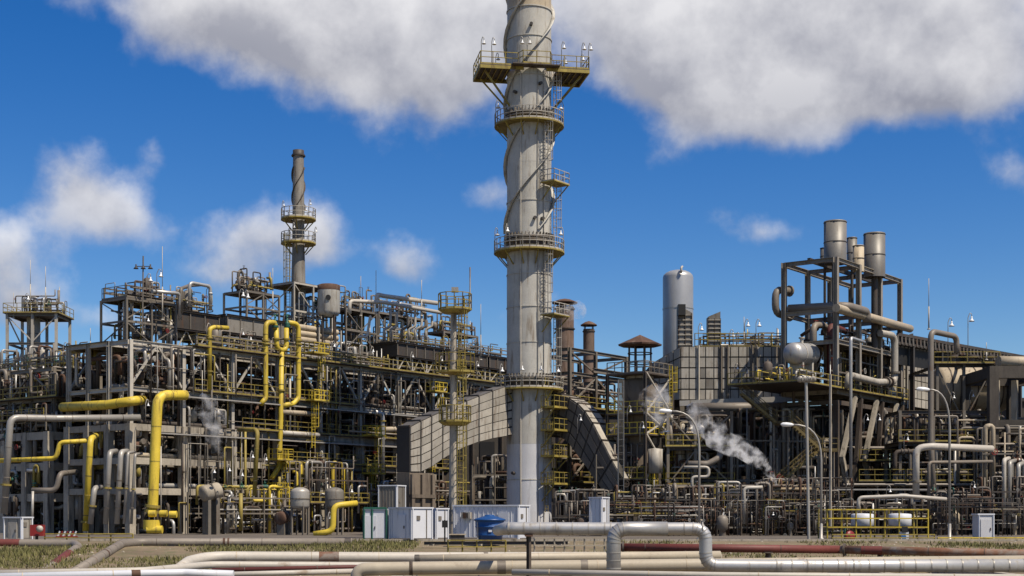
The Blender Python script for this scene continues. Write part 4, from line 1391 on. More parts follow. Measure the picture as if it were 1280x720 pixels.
big_pipe("tall inverted U pipe before the brown drum", [(xpx(1170, 80), 80, 1.0), (xpx(1163.5, 80), 80, zpx(560, 80)), (xpx(1163.5, 80), 80, zpx(414, 80)), (xpx(1200, 82), 83, zpx(419, 82)), (xpx(1200, 82), 83, zpx(440, 82))], 0.27, "pipe_grey", [(1, 0.05)])

# stairs zigzag in yellow left of the support frame
def stairs(parent, p, q, w, m):
    p, q = V(p), V(q)
    d = V((q.x - p.x, q.y - p.y, 0)).normalized()
    s = V((-d.y, d.x, 0)) * (w / 2)
    n = max(3, int(abs(q.z - p.z) / 0.22))
    b = MB()
    for sg in (-1, 1):
        b.bar(p + s * sg, q + s * sg, 0.06, 0.24)
    b.build("stringer", m, parent)
    b = MB()
    for k in range(1, n):
        c = p.lerp(q, k / n)
        b.box(c, 0.28, w, 0.05, d, Z.cross(d))
    b.build("tread", "steel_dark", parent)
    b = MB()
    for sg in (-1, 1):
        for h in (1.0, 0.55):
            b.bar(p + s * sg + Z * h, q + s * sg + Z * h, 0.06)
        m_ = max(2, int((q - p).length / 1.3))
        for k in range(m_ + 1):
            c = p.lerp(q, k / m_) + s * sg
            b.bar(c, c + Z * 1.0, 0.06)
    b.build("handrail", m, parent)


SYT = 81.0
t = thing("staircase", "yellow zigzag staircase climbing to the drum deck", "stairs", (xpx(960, SYT), SYT, 0))
A = PX(926, 492, SYT); B = PX(970, 529, SYT); C = PX(988, 529, SYT); D = PX(1026, 563, SYT); E = PX(1045, 563, SYT)
F = PX(1020, 565, SYT + 1.4); H_ = PX(965, 612, SYT + 1.4); I_ = PX(955, 612, SYT + 1.4); J = PX(1000, 644, SYT)
stairs(t, B, A, 1.0, "yellow_shaded"); stairs(t, D, C, 1.0, "yellow_shaded"); stairs(t, H_, F, 1.0, "yellow_shaded"); stairs(t, J, I_ - V((0, 1.4, 0)), 1.0, "yellow_shaded")
for a, c in ((B, C), (D, E)):
    b = MB(); b.box((a + c) / 2 + V((0, 0.3, -0.08)), (c - a).length, 2.0, 0.1); b.build("landing", "yellow_shaded", t)
    q = MB(); q.rail([a - V((0, 0.65, 0)), c - V((0, 0.65, 0))], 1.1, 0.06, 1.0); q.build("railing", "yellow_shaded", t)
for p in (B, C, D, E, H_):
    bar("post", V((p.x, p.y + 1.0, 0)), p + V((0, 1.0, 0)), 0.16, 0.16, "steel", t)

# ------------------------------------------------------------------ dark blocks added behind the frames to shut out bright sky
def backdrop(label, o, ax, ay, L, D, H, m, nb, trim="steel_dark"):
    t = thing("backdrop_block", label, "backdrop", V(o) + ax * L / 2)
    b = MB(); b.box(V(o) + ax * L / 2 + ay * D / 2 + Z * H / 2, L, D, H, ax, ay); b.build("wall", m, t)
    for k in range(nb + 1):
        p = V(o) + ax * L * k / nb - ay * 0.12
        bar("pilaster", p, p + Z * H, 0.35, 0.3, trim, t)
    for k in range(nb):
        for z in (H * 0.3, H * 0.72):
            p = V(o) + ax * L * (k + 0.5) / nb - ay * 0.06 + Z * z
            w = MB(); w.box(p, L / nb * 0.5, 0.1, H * 0.16, ax, ay); wo = w.build("louvre", "black", t)
    bar("parapet", V(o) - ay * 0.1 + Z * (H + 0.15), V(o) + ax * L - ay * 0.1 + Z * (H + 0.15), 0.4, 0.4, trim, t)


X1, Y1 = V((1, 0, 0)), V((0, 1, 0))
backdrop("long dark shed added behind the pipe rack", G(4, 13.0), GU, GV, 62, 6, 17.0, "concrete_dark", 12)
backdrop("dark brown shed added far behind the low concrete frame", G(10.5, 13.0), GV, GU, 26, 6, 13.0, "concrete_dark", 8)
backdrop("dark shed added behind the boiler legs", V((10, 119, 0)), X1, Y1, 34, 8, 14.0, "concrete_dark", 8)
backdrop("dark shed added behind the brown drum and ridge roof", V((46, 114, 0)), X1, Y1, 34, 8, 15.0, "concrete_dark", 8)
backdrop("low dark shed added behind the foot of the stack", V((-8, 116, 0)), X1, Y1, 17, 8, 13.0, "concrete_dark", 5)


# ------------------------------------------------------------------ pipework tangles
PAL_GREY = ["pipe_grey", "galv", "steel", "pipe_grey", "steel_brown", "steel_dark", "alu"]
PAL_MIX = ["pipe_grey", "galv", "steel_brown", "yellow_worn", "rust", "steel", "alu", "pipe_grey", "steel_dark"]
PAL_YEL = ["yellow_worn", "pipe_grey", "galv", "yellow", "steel_brown", "alu"]
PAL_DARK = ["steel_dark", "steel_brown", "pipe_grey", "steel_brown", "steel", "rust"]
PAL_RED = ["rust", "steel_dark", "steel_brown", "pipe_grey", "orange_tan", "galv"]


def tangle(label, o, ax, ay, L, D, H, n, seed, pal, z0=0.0, frame=True, rr=(0.045, 0.17), valves=0.6, up=0.0, fm="steel", pots=1, rails=None, name="pipe_manifold"):
    """a welded bundle of headers, risers, elbows and valves on a light stand"""
    r = random.Random(seed)
    o = V(o)
    at = lambda x, y, z: o + ax * x + ay * y + Z * (z0 + z)
    t = thing(name, label, "pipework", at(L / 2, D / 2, 0))
    if frame:
        nb = max(1, round(L / 2.6))
        for k in range(nb + 1):
            for y in (0.1, D - 0.1):
                bar("post", at(L * k / nb, y, 0), at(L * k / nb, y, H * r.uniform(0.75, 1.0)), 0.13, 0.13, fm, t)
        for z in (H * 0.42, H * 0.74):
            bar("beam", at(0, 0.1, z), at(L, 0.1, z), 0.1, 0.14, fm, t)
            bar("beam", at(0, D - 0.1, z), at(L, D - 0.1, z), 0.1, 0.14, fm, t)
    for k in range(n):
        m = r.choice(pal)
        rad = r.uniform(*rr) * (0.7 if r.random() < 0.5 else 1.15)
        kind = r.random()
        x, y, z = r.uniform(0, L), r.uniform(0, D), r.uniform(0.25, H)
        if kind < 0.24:                       # header
            x2 = min(L, x + r.uniform(2, L))
            x = max(0, x - 2)
            pts = [at(x, y, z), at(x2, y, z)]
            if r.random() < 0.6: pts.append(at(x2, y, z + r.choice([-1, 1]) * r.uniform(0.6, 2)))
            if r.random() < 0.5: pts.insert(0, at(x, y, max(0.05, z - r.uniform(0.6, 2))))
        elif kind < 0.62:                     # riser with a bend at its head
            zt = min(H + up * r.random(), z + r.uniform(0.8, H))
            zl = 0.0 if r.random() < 0.6 else z * 0.5
            pts = [at(x, y, zl), at(x, y, zt)]
            q = r.random()
            if q < 0.4: pts.append(at(min(L, x + r.uniform(0.4, 2.2)), y, zt))
            elif q < 0.75: pts.append(at(x, y + r.uniform(0.5, 2.0), zt))
            if len(pts) > 2 and r.random() < 0.5: pts.append(pts[-1] - Z * r.uniform(0.5, zt * 0.8))
        elif kind < 0.85:                     # step
            x2, y2, z2 = x + r.uniform(-2.5, 2.5), min(D, y + r.uniform(0, 1.5)), r.uniform(0.25, H)
            x2 = max(0, min(L, x2))
            pts = [at(x, y, z), at(x2, y, z), at(x2, y, z2), at(x2, y2, z2)] if r.random() < 0.5 else [at(x, y, z), at(x, y, z2), at(x2, y, z2), at(x2, y2, z2 * 0.5)]
        else:                                 # expansion loop
            w = r.uniform(0.5, 1.3); h = r.uniform(0.5, 1.5)
            pts = [at(x, y, 0.1), at(x, y, min(H + up, z + h)), at(x + w, y, min(H + up, z + h)), at(x + w, y, z * 0.4)]
        pts2 = [pts[0]]
        for p in pts[1:]:
            if (p - pts2[-1]).length > 0.12:
                pts2.append(p)
        if len(pts2) < 2:
            continue
        b = MB(); b.tube(pts2, rad, 7 if rad < 0.1 else 9, rad * 2.4, True, 3)
        po = b.build("pipe", m, t)
        if r.random() < valves:
            i = r.randrange(len(pts2) - 1)
            a, c = pts2[i], pts2[i + 1]
            if (c - a).length > 0.8:
                p = a.lerp(c, r.uniform(0.3, 0.7))
                d = (c - a).normalized()
                s = rad * 3.4
                upv = Z if abs(d.z) < 0.5 else (-ay if r.random() < 0.7 else ax)
                y_ = upv.cross(d)
                Mv = Matrix((d, y_, upv)).transposed().to_4x4() @ Matrix.Diagonal((s, s * 0.9, s, 1))
                Mv.translation = p
                vo = uobj("valve", "valve", r.choice(["steel_dark", "rust", "steel", "green_paint", m]), Mv, t)
                ws = max(0.26, rad * 3.0)
                Mw = Matrix((d, y_, upv)).transposed().to_4x4() @ Matrix.Diagonal((ws, ws, ws, 1))
                Mw.translation = p + upv * s * 1.25
                uobj("handwheel", "wheel", r.choice(["red_paint", "steel_dark", "steel_dark", "galv", "yellow_worn", "galv", "steel_brown"]), Mw, vo)
            else:
                cyl("flange", a.lerp(c, 0.45), a.lerp(c, 0.45) + (c - a).normalized() * 0.08, rad * 1.7, "steel", t, 10)
    for k in range(pots):
        p = at(r.uniform(0.5, L - 0.5), r.uniform(0.2, D - 0.2), 0)
        hh, rp = r.uniform(1.0, 2.2), r.uniform(0.25, 0.5)
        b = MB(); b.lathe(p, [(rp * 0.6, 0), (rp * 0.6, 0.5), (rp, 0.6), (rp, hh), (rp * 0.6, hh + rp * 0.5), (rp * 0.15, hh + rp * 0.6), (rp * 0.15, hh + rp)], 12)
        b.build("pot", r.choice(["cladding_light", "pipe_grey", "tan_duct", "galv", "steel_brown"]), t)
    if rails:
        q = MB(); q.rail([at(0, -0.15, H * 0.42), at(L, -0.15, H * 0.42)], 1.05, 0.06, 1.2); q.build("railing", rails, t)
        b = MB(); b.box(at(L / 2, D * 0.25, H * 0.42 - 0.06), L, D * 0.5 + 0.3, 0.06, ax, ay); b.build("walkway", "steel_dark", t)
    return t


# at the foot of the long rack, along its sunny face
TL = [("yellow and brown pipework with red valves at the foot of the rack's near bays", 4.6, 8.5, 4.6, 52, PAL_YEL),
      ("tall tangle of yellow risers and bell lamps beside the concrete posts", 13.4, 6.4, 7.2, 56, PAL_YEL),
      ("grey and brown pump pipework under the yellow loops", 20.2, 7.0, 5.4, 54, PAL_MIX),
      ("pump pipework with rusty valves left of the cabins", 27.6, 7.5, 5.6, 54, PAL_MIX),
      ("dark pipework behind the grey electrical boxes", 35.5, 8.0, 5.0, 44, PAL_DARK)]
for k, (lab, s, L, H, n, pal) in enumerate(TL):
    tangle(lab, G(s, -5.2), GU, GV, L * KS, 4.6, H, n, 100 + k, pal, rails="yellow_worn" if k in (1, 2) else None, pots=2, fm="steel_brown" if k % 2 else "steel")
# inside the rack, tier by tier
names = ["near end", "middle", "far end"]
for j, (z, H, word) in enumerate(((13.7, 3.4, "upper steel tier"), (10.3, 2.9, "lower steel tier"), (7.2, 2.4, "upper concrete tier"), (4.4, 2.2, "lower concrete tier"), (0.0, 4.0, "ground tier"))):
    for i in range(3):
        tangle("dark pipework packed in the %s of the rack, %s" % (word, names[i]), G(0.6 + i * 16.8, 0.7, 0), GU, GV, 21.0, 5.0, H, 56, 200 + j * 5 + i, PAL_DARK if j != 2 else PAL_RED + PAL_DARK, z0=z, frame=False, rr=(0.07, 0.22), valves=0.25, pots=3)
for i in range(3):                            # slim conduits and risers right at the sunny face
    for j, (z, H, w) in enumerate(((0.2, 10, "concrete posts"), (10.3, 7.3, "steel bays"))):
        tangle("slim conduits and risers on the face of the %s, %s" % (w, names[i]), G(0.4 + i * 15.5, -0.75, 0), GU, GV, 20.0, 0.5, H, 38, 230 + i * 3 + j, ["galv", "steel", "pipe_grey", "steel_dark", "yellow_worn", "steel_light"], z0=z, frame=False, rr=(0.035, 0.10), valves=0.3, pots=0)
# the rack's shaded end
for j, (z, H, word) in enumerate(((0.0, 4.0, "at ground level"), (4.4, 2.4, "one storey up"), (7.3, 2.6, "two storeys up"), (13.7, 3.4, "under the roof beams"))):
    tangle("pipework %s at the shaded end of the rack" % word, G(0.2, 9.0), -GV, GU, 8.8, 5.5, H, 36, 260 + j, PAL_MIX if j else PAL_GREY, z0=z, frame=False, rr=(0.08, 0.25), valves=0.3, pots=2)
for i in range(3):
    for j, (z, H) in enumerate(((0.0, 3.6), (4.0, 2.6), (7.0, 2.6), (10.0, 2.6))):
        tangle("pipework in the low concrete frame, %s bays, %s" % (("front", "middle", "rear")[i], ("ground level", "first level", "second level", "on its roof")[j]), G(-0.3, 17.2 + i * 4.8), -GV, GU, 4.8, 5.5, H, 24, 300 + i * 5 + j, PAL_MIX, z0=z, frame=(j == 3), rr=(0.08, 0.22), valves=0.35, pots=1, rails="yellow_worn" if j == 3 else None)
for i in range(4):
    for j, (z, H, w) in enumerate(((10.0, 3.0, "lower"), (13.3, 3.0, "upper"))):
        tangle("pipework in the %s storey of the far left steel frame, %s bay" % (w, ORD[i]), G(0.2, 16 + i * 3.7), -GV, GU, 3.7, 5, H, 28, 640 + i * 3 + j, PAL_MIX, z0=z, frame=False, rr=(0.07, 0.22), valves=0.3, pots=2)
for i in range(3):
    tangle("thin pipework on top of the far left steel frame, %s stretch" % ORD[i], G(2.0, 17 + i * 5), -GV, GU, 5, 3, 1.8, 22, 660 + i, PAL_MIX, z0=16.3, frame=True, rr=(0.05, 0.12), up=1.0)
# on the rack deck
for i, (s, L) in enumerate(((7.8, 9), (17.5, 10), (28, 9), (37.5, 10))):
    tangle("small pipework along the rack deck railing, %s stretch" % ORD[i], G(s, 0.9), GU, GV, L * KS, 2.2, 1.9, 26, 340 + i, PAL_MIX, z0=17.99, frame=True, rr=(0.05, 0.13), valves=0.4, up=1.0)

# in front and around the centre and right
RL = [("silver and brown pipework in front of the blower casing", 694, 76, 6.0, 4.0, 40, PAL_GREY),
      ("pipework with a tan box at the foot of the vented column", 770, 74, 5.2, 4.4, 44, PAL_MIX),
      ("rusty valve pipework beside the arched street lamp", 832, 72, 4.4, 4.2, 46, PAL_RED),
      ("dark pipework at the foot of the boiler legs", 888, 74, 5.4, 4.8, 48, PAL_MIX),
      ("steaming valve pipework under the yellow staircase", 955, 74, 5.2, 5.0, 52, PAL_RED),
      ("dark pipework between staircase and white dosing tanks", 1030, 77, 4.8, 3.0, 40, PAL_DARK),
      ("grey pipework behind the white dosing tanks", 1098, 76, 5.4, 3.6, 44, PAL_GREY),
      ("dark green tinged valve pipework before the grey cabinet", 1176, 75, 4.6, 4.2, 48, PAL_DARK + ["green_paint"]),
      ("pipework at the foot of the dark concrete pier frame", 1240, 76, 5.0, 5.2, 44, PAL_DARK)]
for k, (lab, x, Y, L, H, n, pal) in enumerate(RL):
    tangle(lab, V((xpx(x, Y), Y, 0)), X1, Y1, L, 4.2, H, n, 400 + k, pal, fm="steel_brown" if k % 2 else "steel_dark", pots=2, rails="yellow_worn" if k in (1, 4) else None, rr=(0.035, 0.14))
for k, (lab, x, Y, L, H) in enumerate((("slim instrument piping before the blower casing", 690, 71, 7, 3.0), ("slim instrument piping before the arched lamp", 800, 69, 6, 2.8), ("slim instrument piping before the boiler legs", 880, 69, 7, 3.0), ("slim instrument piping before the staircase", 975, 70, 4, 2.8), ("slim instrument piping before the pier frame", 1170, 70, 8, 3.2), ("slim instrument piping left of the dosing stand", 1010, 72, 4, 5.0))):
    tangle(lab, V((xpx(x, Y), Y, 0)), X1, Y1, L, 2.0, H, 44, 450 + k, ["steel_dark", "black", "steel_brown", "steel_dark", "black", "steel", "rust", "galv"], frame=False, rr=(0.025, 0.07), valves=0.5, pots=1)
for k, (x, Y, L, z, H, lab) in enumerate(((858, 92, 11, 0, 6.5, "dark pipework between the boiler legs"), (858, 93, 11, 7.2, 5.5, "ducts and pipes hung under the boiler casing"),
                                          (985, 92, 12, 0, 7, "dark pipework behind the V struts"), (985, 93, 10, 7, 5.5, "pipework high behind the staircase"),
                                          (1105, 92, 12, 0, 5.5, "dark pipework below the panelled casing"), (1110, 91, 14, 5.8, 6, "pipework on the service deck under the brown drum"),
                                          (700, 96, 9, 0, 8, "dark pipework seen under the sloping duct"), (590, 96, 7, 0, 8, "dark pipework seen under the curved duct"),
                                          (1230, 90, 8, 0, 10, "dark pipework inside the concrete pier frame"))):
    tangle(lab, V((xpx(x, Y), Y, 0)), X1, Y1, L, 5, H, 46, 500 + k, PAL_DARK + ["pipe_grey", "galv"], z0=z, frame=(k in (6, 7)), rr=(0.08, 0.26), valves=0.25, pots=1)
tangle("rusty valve trains on the chimney tower's lower floor", tat(0.5, 0.8, 0), GU, GV, 14.5, 4.0, 4.4, 60, 600, PAL_RED + ["steel_dark", "yellow_worn"], z0=zt_(487) + 0.1, frame=True, rr=(0.07, 0.2))
tangle("small pipework on the tower deck around the polished drum", tat(-7.2, 0.2, 0), GU, GV, 8.4, 4.5, 1.6, 26, 601, PAL_YEL, z0=zt_(487) + 0.1, frame=False, rr=(0.05, 0.13))
tangle("small pipework on the tower's middle floor", tat(0.5, 0.8, 0), GU, GV, 14.5, 4.0, 2.2, 26, 602, PAL_DARK, z0=zt_(424) + 0.1, frame=False, rr=(0.06, 0.16))
tangle("small instruments and pipes on the boiler roof", V((bx0 + 2.5, BY + 1.2, 0)), X1, Y1, 8, 3, 1.6, 24, 603, PAL_YEL, z0=zb1 + 0.02, frame=True, rr=(0.04, 0.11))
tangle("small pipework on the deck of the grey vent frame", o3 + GU * 0.3, GU, GV, 10, 4, 3.0, 30, 604, PAL_DARK, z0=12.7, frame=False, rr=(0.07, 0.2))
tangle("pipework on the lower floor of the grey vent frame", o3 + GU * 0.3, GU, GV, 10, 4, 3.4, 34, 605, PAL_DARK, z0=5.1, frame=False, rr=(0.07, 0.2))

# left tower far behind the low frame
lo = V((xpx(9, 112), 112, 0))
lt, lat_ = skeleton("steel_tower", "small open steel tower around a narrow column, above the low frame", lo, X1, Y1, [0, 2.9, 5.6], [0, 5], [zpx(500, 112), zpx(428, 112), zpx(392, 112)], "steel_light", 0.28, 0.2, 0.28, "ib", "fl", bm="steel", z0=9.9)
deck(lt, lat_, -0.4, 6.0, -0.4, 5.4, zpx(392, 112), "steel_brown", "flr", "yellow_worn")
vessel("column", "narrow grey column inside the small open tower", (xpx(42, 114), 114, 10), (xpx(42, 114), 114, zpx(398, 114)), 0.75, "concrete", "column", 9.9, 0.4, 20, 4, "steel")
tangle("small pipework on top of the small open tower", lo + V((0.3, 0.5, 0)), X1, Y1, 5, 4, 2.0, 22, 700, PAL_GREY, z0=zpx(392, 112) + 0.1, frame=False, rr=(0.05, 0.13))
tangle("pipework around the small open tower's lower floor", lo + V((0.3, 0.3, 0)), X1, Y1, 6, 4, 4.0, 34, 701, PAL_MIX, z0=10.0, frame=False, rr=(0.07, 0.2))

# ------------------------------------------------------------------ yellow and silver pipes of the left part
def ypipe(label, pts, r, m="yellow", fl=(), name="pipe"):
    o = pipe(name, pts, r, m, None, label=label, cat="pipe", flanges=fl, fm="yellow_worn")
    for a, c in zip(pts, pts[1:]):            # weld seams and clamps
        L = (V(c) - V(a)).length
        d = (V(c) - V(a)).normalized()
        x = 1.4
        while L > 3 and x < L - 1.0:
            p = V(a) + d * x
            cyl("clamp", p - d * 0.03, p + d * 0.03, r + 0.02, "steel_brown" if rnd.random() < 0.3 else "yellow_worn" if m.startswith("yellow") else "pipe_grey", o, 14)
            x += rnd.uniform(1.6, 3.2)
    return o


yb = ypipe("thick bright yellow riser pipe with elbow at its head", [PX(190, 640, 74.5), PX(191, 632, 74.5), PX(197, 494, 74.5), PX(232, 494, 77)], 0.45, "yellow", [(0, 0.1), (0, 0.9)])
for k, (x, y) in enumerate(((186, 642), (200, 642), (212, 643))):
    cyl("valve_body", PX(x, y, 73.4), PX(x + 9, y, 73.4), 0.3, "yellow", yb, 12)
cyl("valve_body", PX(190, 662, 73.6), PX(190, 650, 73.6), 0.75, "yellow", yb, 16)
cyl("valve_body", PX(184, 662, 73.2), PX(203, 662, 73.2), 0.35, "yellow", yb, 12)
ypipe("thick yellow header pipe lying across the rack's shaded end", [PX(78, 509, 85), PX(135, 506, 80.5), PX(168, 501, 79), PX(180, 500, 84)], 0.44, "yellow")
ypipe("slim yellow riser at the shaded end, paired with a grey one", [PX(107, 664, 76), PX(113, 549, 76), PX(120, 545, 79)], 0.28, "yellow", [(0, 0.1)])
ypipe("slim yellow pipe stepping along the low concrete frame", [PX(-5, 576, 84), PX(70, 573, 82), PX(75, 553, 82), PX(110, 551, 82)], 0.22, "yellow")
ypipe("yellow elbows high under the rack's roof beams", [PX(90, 438, 88), PX(112, 436, 87), PX(112, 452, 87), PX(121, 452, 87), PX(121, 438, 87)], 0.36, "yellow_worn")
ypipe("yellow pipe with valve hanging from the deck corner", [PF(262, 487), PF(262, 411), PF(268, 409), PF(285, 410)], 0.22, "yellow", [(0, 0.3), (0, 0.85)])
lp = ypipe("first yellow loop pipe hung on the rack, nearest its corner", [PF(326, 505), PF(332, 498), PF(332, 403), PF(344, 403), PF(344, 412)], 0.26, "yellow", [(1, 0.72), (1, 0.76)])
ypipe("yellow U pipe between the two green valves", [PF(345, 410), PF(346, 437), PF(358, 438), PF(358, 410)], 0.26, "yellow", [(0, 0.5), (2, 0.5)])
ypipe("long yellow drop pipe below the U bend", [PF(352, 440), PF(351, 520), PF(349, 583), PF(340, 598)], 0.26, "yellow", [(0, 0.6), (1, 0.7)])
ypipe("yellow loop pipe hung on the rack, farthest from its corner", [PF(359, 403), PF(373, 405), PF(373, 498), PF(366, 505), PF(352, 507)], 0.26, "yellow", [(1, 0.22), (1, 0.27)])
for x, w in ((344, "nearer"), (359, "farther")):
    t = thing("valve", "green gate valve on the yellow loops, the %s of two" % w, "valve", PF(x, 409))
    b = MB(); b.lathe(PF(x, 410), [(0.26, 0), (0.34, 0.1), (0.22, 0.35), (0.3, 0.5), (0.12, 0.6), (0.08, 1.3), (0, 1.3)], 12); b.build("body", "green_paint", t)
    Mw = Matrix.Translation(PF(x, 410) + Z * 1.35) @ Matrix.Diagonal((0.6, 0.6, 0.6, 1)); uobj("handwheel", "wheel", "green_paint", Mw, t)
ypipe("tan pipe along the rack face below the yellow loops", [PF(352, 515), PF(400, 518)], 0.26, "tan_duct")
ypipe("pale pipe along the rack face, one tier under the loops", [PF(352, 541), PF(398, 544)], 0.26, "pipe_white")
ypipe("silver elbowed pipe dropping before the concrete posts", [PF(468, 515), PF(478, 517), PF(478, 610)], 0.27, "alu", [(1, 0.1)])
ypipe("long tan pipe near the curved duct", [PF(480, 537), PF(520, 536)], 0.3, "tan_duct")
ypipe("long silver pipe on tall bend at the far left edge", [PX(5, 642, 72), PX(13, 522, 72), PX(70, 523, 75), PX(175, 522, 79)], 0.30, "galv", [(0, 0.3)])
ypipe("grey pipe stepping up beside the low frame", [PX(40, 613, 74), PX(70, 613, 74), PX(75, 592, 74), PX(95, 590, 78)], 0.24, "pipe_grey")
ypipe("thin grey riser before the low concrete frame", [PX(40, 655, 73), PX(41, 614, 73)], 0.12, "galv")
for k, (x, yt, w) in enumerate(((118, 610, "first"), (137, 565, "second"), (151, 565, "third"), (160, 566, "fourth"), (169, 568, "fifth"))):
    ypipe("%s in the row of grey gooseneck risers left of the yellow riser" % w, [PX(x - 5, 655, 74), PX(x, yt, 74), PX(x + 8, yt - 1, 76)], 0.24 if k < 3 else 0.13, "galv", [(0, 0.5)])
ypipe("thin yellow gooseneck riser at the foot of the rack", [PX(318, 620, 80), PX(322, 540, 80), PX(318, 537, 81), PX(298, 537, 82)], 0.2, "yellow_worn")
ypipe("yellow elbowed pipe above the pump pipework", [PF(352, 579), PF(377, 579), PF(378, 600)], 0.22, "yellow_worn")
ypipe("yellow pipe bend standing before the pumps", [PX(392, 668, 72), PX(416, 664, 72), PX(417, 632, 72), PX(446, 629, 73)], 0.26, "yellow")
for x, Y, w in ((375, 76, "pale vertical filter pot with side port among the pumps"), (418, 77, "dark vertical filter pot near the yellow bend")):
    vessel("filter_vessel", w, PX(x, 632, Y), PX(x, 615, Y), 0.85, "galv" if x < 400 else "cladding", "vessel", 0.0, 0.5, 18, 1)
vessel("filter_vessel", "tan horizontal filter drum among the yellow risers", PX(255, 617, 78), PX(272, 613, 79), 0.75, "concrete", "vessel", 0.0, 0.4, 18, 1)
vessel("filter_vessel", "rust red horizontal filter drum beside the pale pot", PX(350, 648, 76), PX(359, 646, 77), 0.6, "rust", "vessel", 0.0, 0.3, 18, 1)

# caged ladders on the rack face and pipes of the right part
for lab, s, y0, y1 in (("yellow caged ladder on the rack face beside the loops", 16.9, 560, 442), ("yellow caged ladder on the rack face behind the mast", 31.5, 590, 490), ("yellow caged ladder low on the rack face beyond the pumps", 23.5, 640, 545), ("yellow caged ladder at the foot of the rack near steam", 13.0, 660, 575)):
    Yq = G(s, -1.2).y
    t = thing("access_ladder", lab, "ladder", G(s, -1.2, zpx(y0, Yq)))
    z = zpx(y0, Yq)
    h = zpx(y1, Yq) - z
    for k in range(2):
        ladder(t, G(s + k * 0.7, -1.1, z + h * k / 2), h / 2, -GV, "yellow")
        c = G(s + 0.3, -1.2, z + h * (k + 1) / 2)
        b = MB(); b.box(c, 2.2, 1.5, 0.1, GU, GV); b.build("platform", "yellow_worn", t)
        q = MB(); q.rail([c + GU * -1.1 + GV * .7, c + GU * -1.1 - GV * .7, c + GU * 1.1 - GV * .7, c + GU * 1.1 + GV * .7], 1.1, 0.07, 0.8); q.build("railing", "yellow", t)

big_pipe("grey pipe U bend below the boiler drip beam", [PX(860, 580, 82), PX(885, 580, 82), PX(900, 572, 82), PX(901, 545, 84)], 0.3, "pipe_grey")
big_pipe("pale looped pipe at the boiler's foot", [PX(855, 584, 80), PX(886, 584, 80), PX(886, 596, 80), PX(865, 596, 80), PX(865, 620, 80)], 0.14, "pipe_white")
big_pipe("fat silver pipe at the boiler legs", [PX(862, 600, 86), PX(862, 536, 86), PX(866, 536, 87)], 0.42, "galv")
big_pipe("white elbow pipe left of the staircase", [PX(930, 655, 72), PX(930, 610, 72), PX(953, 609, 72)], 0.15, "pipe_white")
big_pipe("long white pipe with tall bend over the dosing tanks", [PX(1145, 620, 72), PX(1145, 560, 72), PX(1165, 558, 72), PX(1240, 561, 75)], 0.3, "pipe_white", [(0, 0.3)])
big_pipe("thin grey pipe bend behind the long white one", [PX(1161, 640, 75), PX(1161, 578, 75), PX(1240, 577, 78)], 0.15, "pipe_grey")
big_pipe("white header pipe with three legs above the dosing tanks", [PX(1073, 640, 69), PX(1073, 622, 69), PX(1130, 620, 69), PX(1183, 624, 69)], 0.16, "pipe_white")
for k, x in enumerate((1255, 1262, 1273)):
    big_pipe("pale riser at the far concrete pier, %s of three" % ("first", "second", "last")[k], [PX(x, 660, 77), PX(x, 575 + k * 3, 77), PX(x + 6, 573 + k * 3, 79)], 0.2, "galv" if k else "pipe_white")
big_pipe("long dark duct pipe running under the boiler", [(xpx(865, 90), 90, zpx(510, 90)), (xpx(980, 90), 91, zpx(508, 90))], 0.5, "pipe_grey")


# ordered header banks and cable trays in the right units
def header_bank(label, o, d, L, z, n, gap, r, m, up=0):
    t = thing("header_bank", label, "pipework", V(o) + Z * z)
    for k in range(n):
        p = V(o) + Z * (z + k * gap * 0.15 * up) + V((-d.y, d.x, 0)) * k * gap
        cyl("pipe", p, p + d * L, r * (0.7 + 0.6 * ((k * 37) % 5) / 4), ["pipe_grey", "galv", "steel_brown", "pipe_grey", "steel_dark"][k % 5], t, 10)
    for k in range(int(L / 2.5) + 1):
        p = V(o) + d * (k * 2.5 + 0.2)
        q = p + V((-d.y, d.x, 0)) * (n * gap)
        bar("bent_beam", p - V((-d.y, d.x, 0)) * 0.3 + Z * (z - r * 1.6), q + Z * (z - r * 1.6), 0.16, 0.2, "steel", t, "ib")
        bar("bent_post", p, p + Z * (z - r * 1.6 - 0.1), 0.18, 0.18, "steel_dark", t, "ib")


header_bank("bank of parallel pipes on low bents before the boiler legs", V((xpx(820, 80), 80, 0)), X1, 13, 4.4, 6, 0.5, 0.16, 0)
header_bank("bank of parallel pipes on bents behind the dosing stand", V((xpx(1060, 82), 82, 0)), X1, 15, 4.6, 6, 0.5, 0.16, 0)
header_bank("bank of parallel pipes on tall bents below the tower deck", V((xpx(985, 90), 90, 0)), X1, 20, 8.4, 6, 0.6, 0.2, 0)
header_bank("bank of parallel pipes on bents at the far right", V((xpx(1180, 86), 86, 0)), X1, 12, 8.0, 5, 0.55, 0.18, 0)


def tray(label, a, c, w=0.5):
    a, c = V(a), V(c)
    t = thing("cable_tray", label, "cable tray", a)
    d = (c - a).normalized(); s = (d.cross(Z) if abs(d.z) < 0.9 else X1.copy()).normalized() * w / 2
    for sg in (-1, 1):
        bar("side_rail", a + s * sg, c + s * sg, 0.04, 0.12, "galv", t)
    n = int((c - a).length / 0.6)
    b = MB()
    for k in range(n + 1):
        p = a.lerp(c, k / n); b.bar(p - s, p + s, 0.05, 0.03)
    b.build("rung", "galv", t)
    b = MB()
    for k in range(5):
        o_ = s * (-0.7 + 0.35 * k) + Z * 0.05
        b.tube([a + o_, c + o_], 0.035, 6, 0)
    b.build("cable", "black", t)


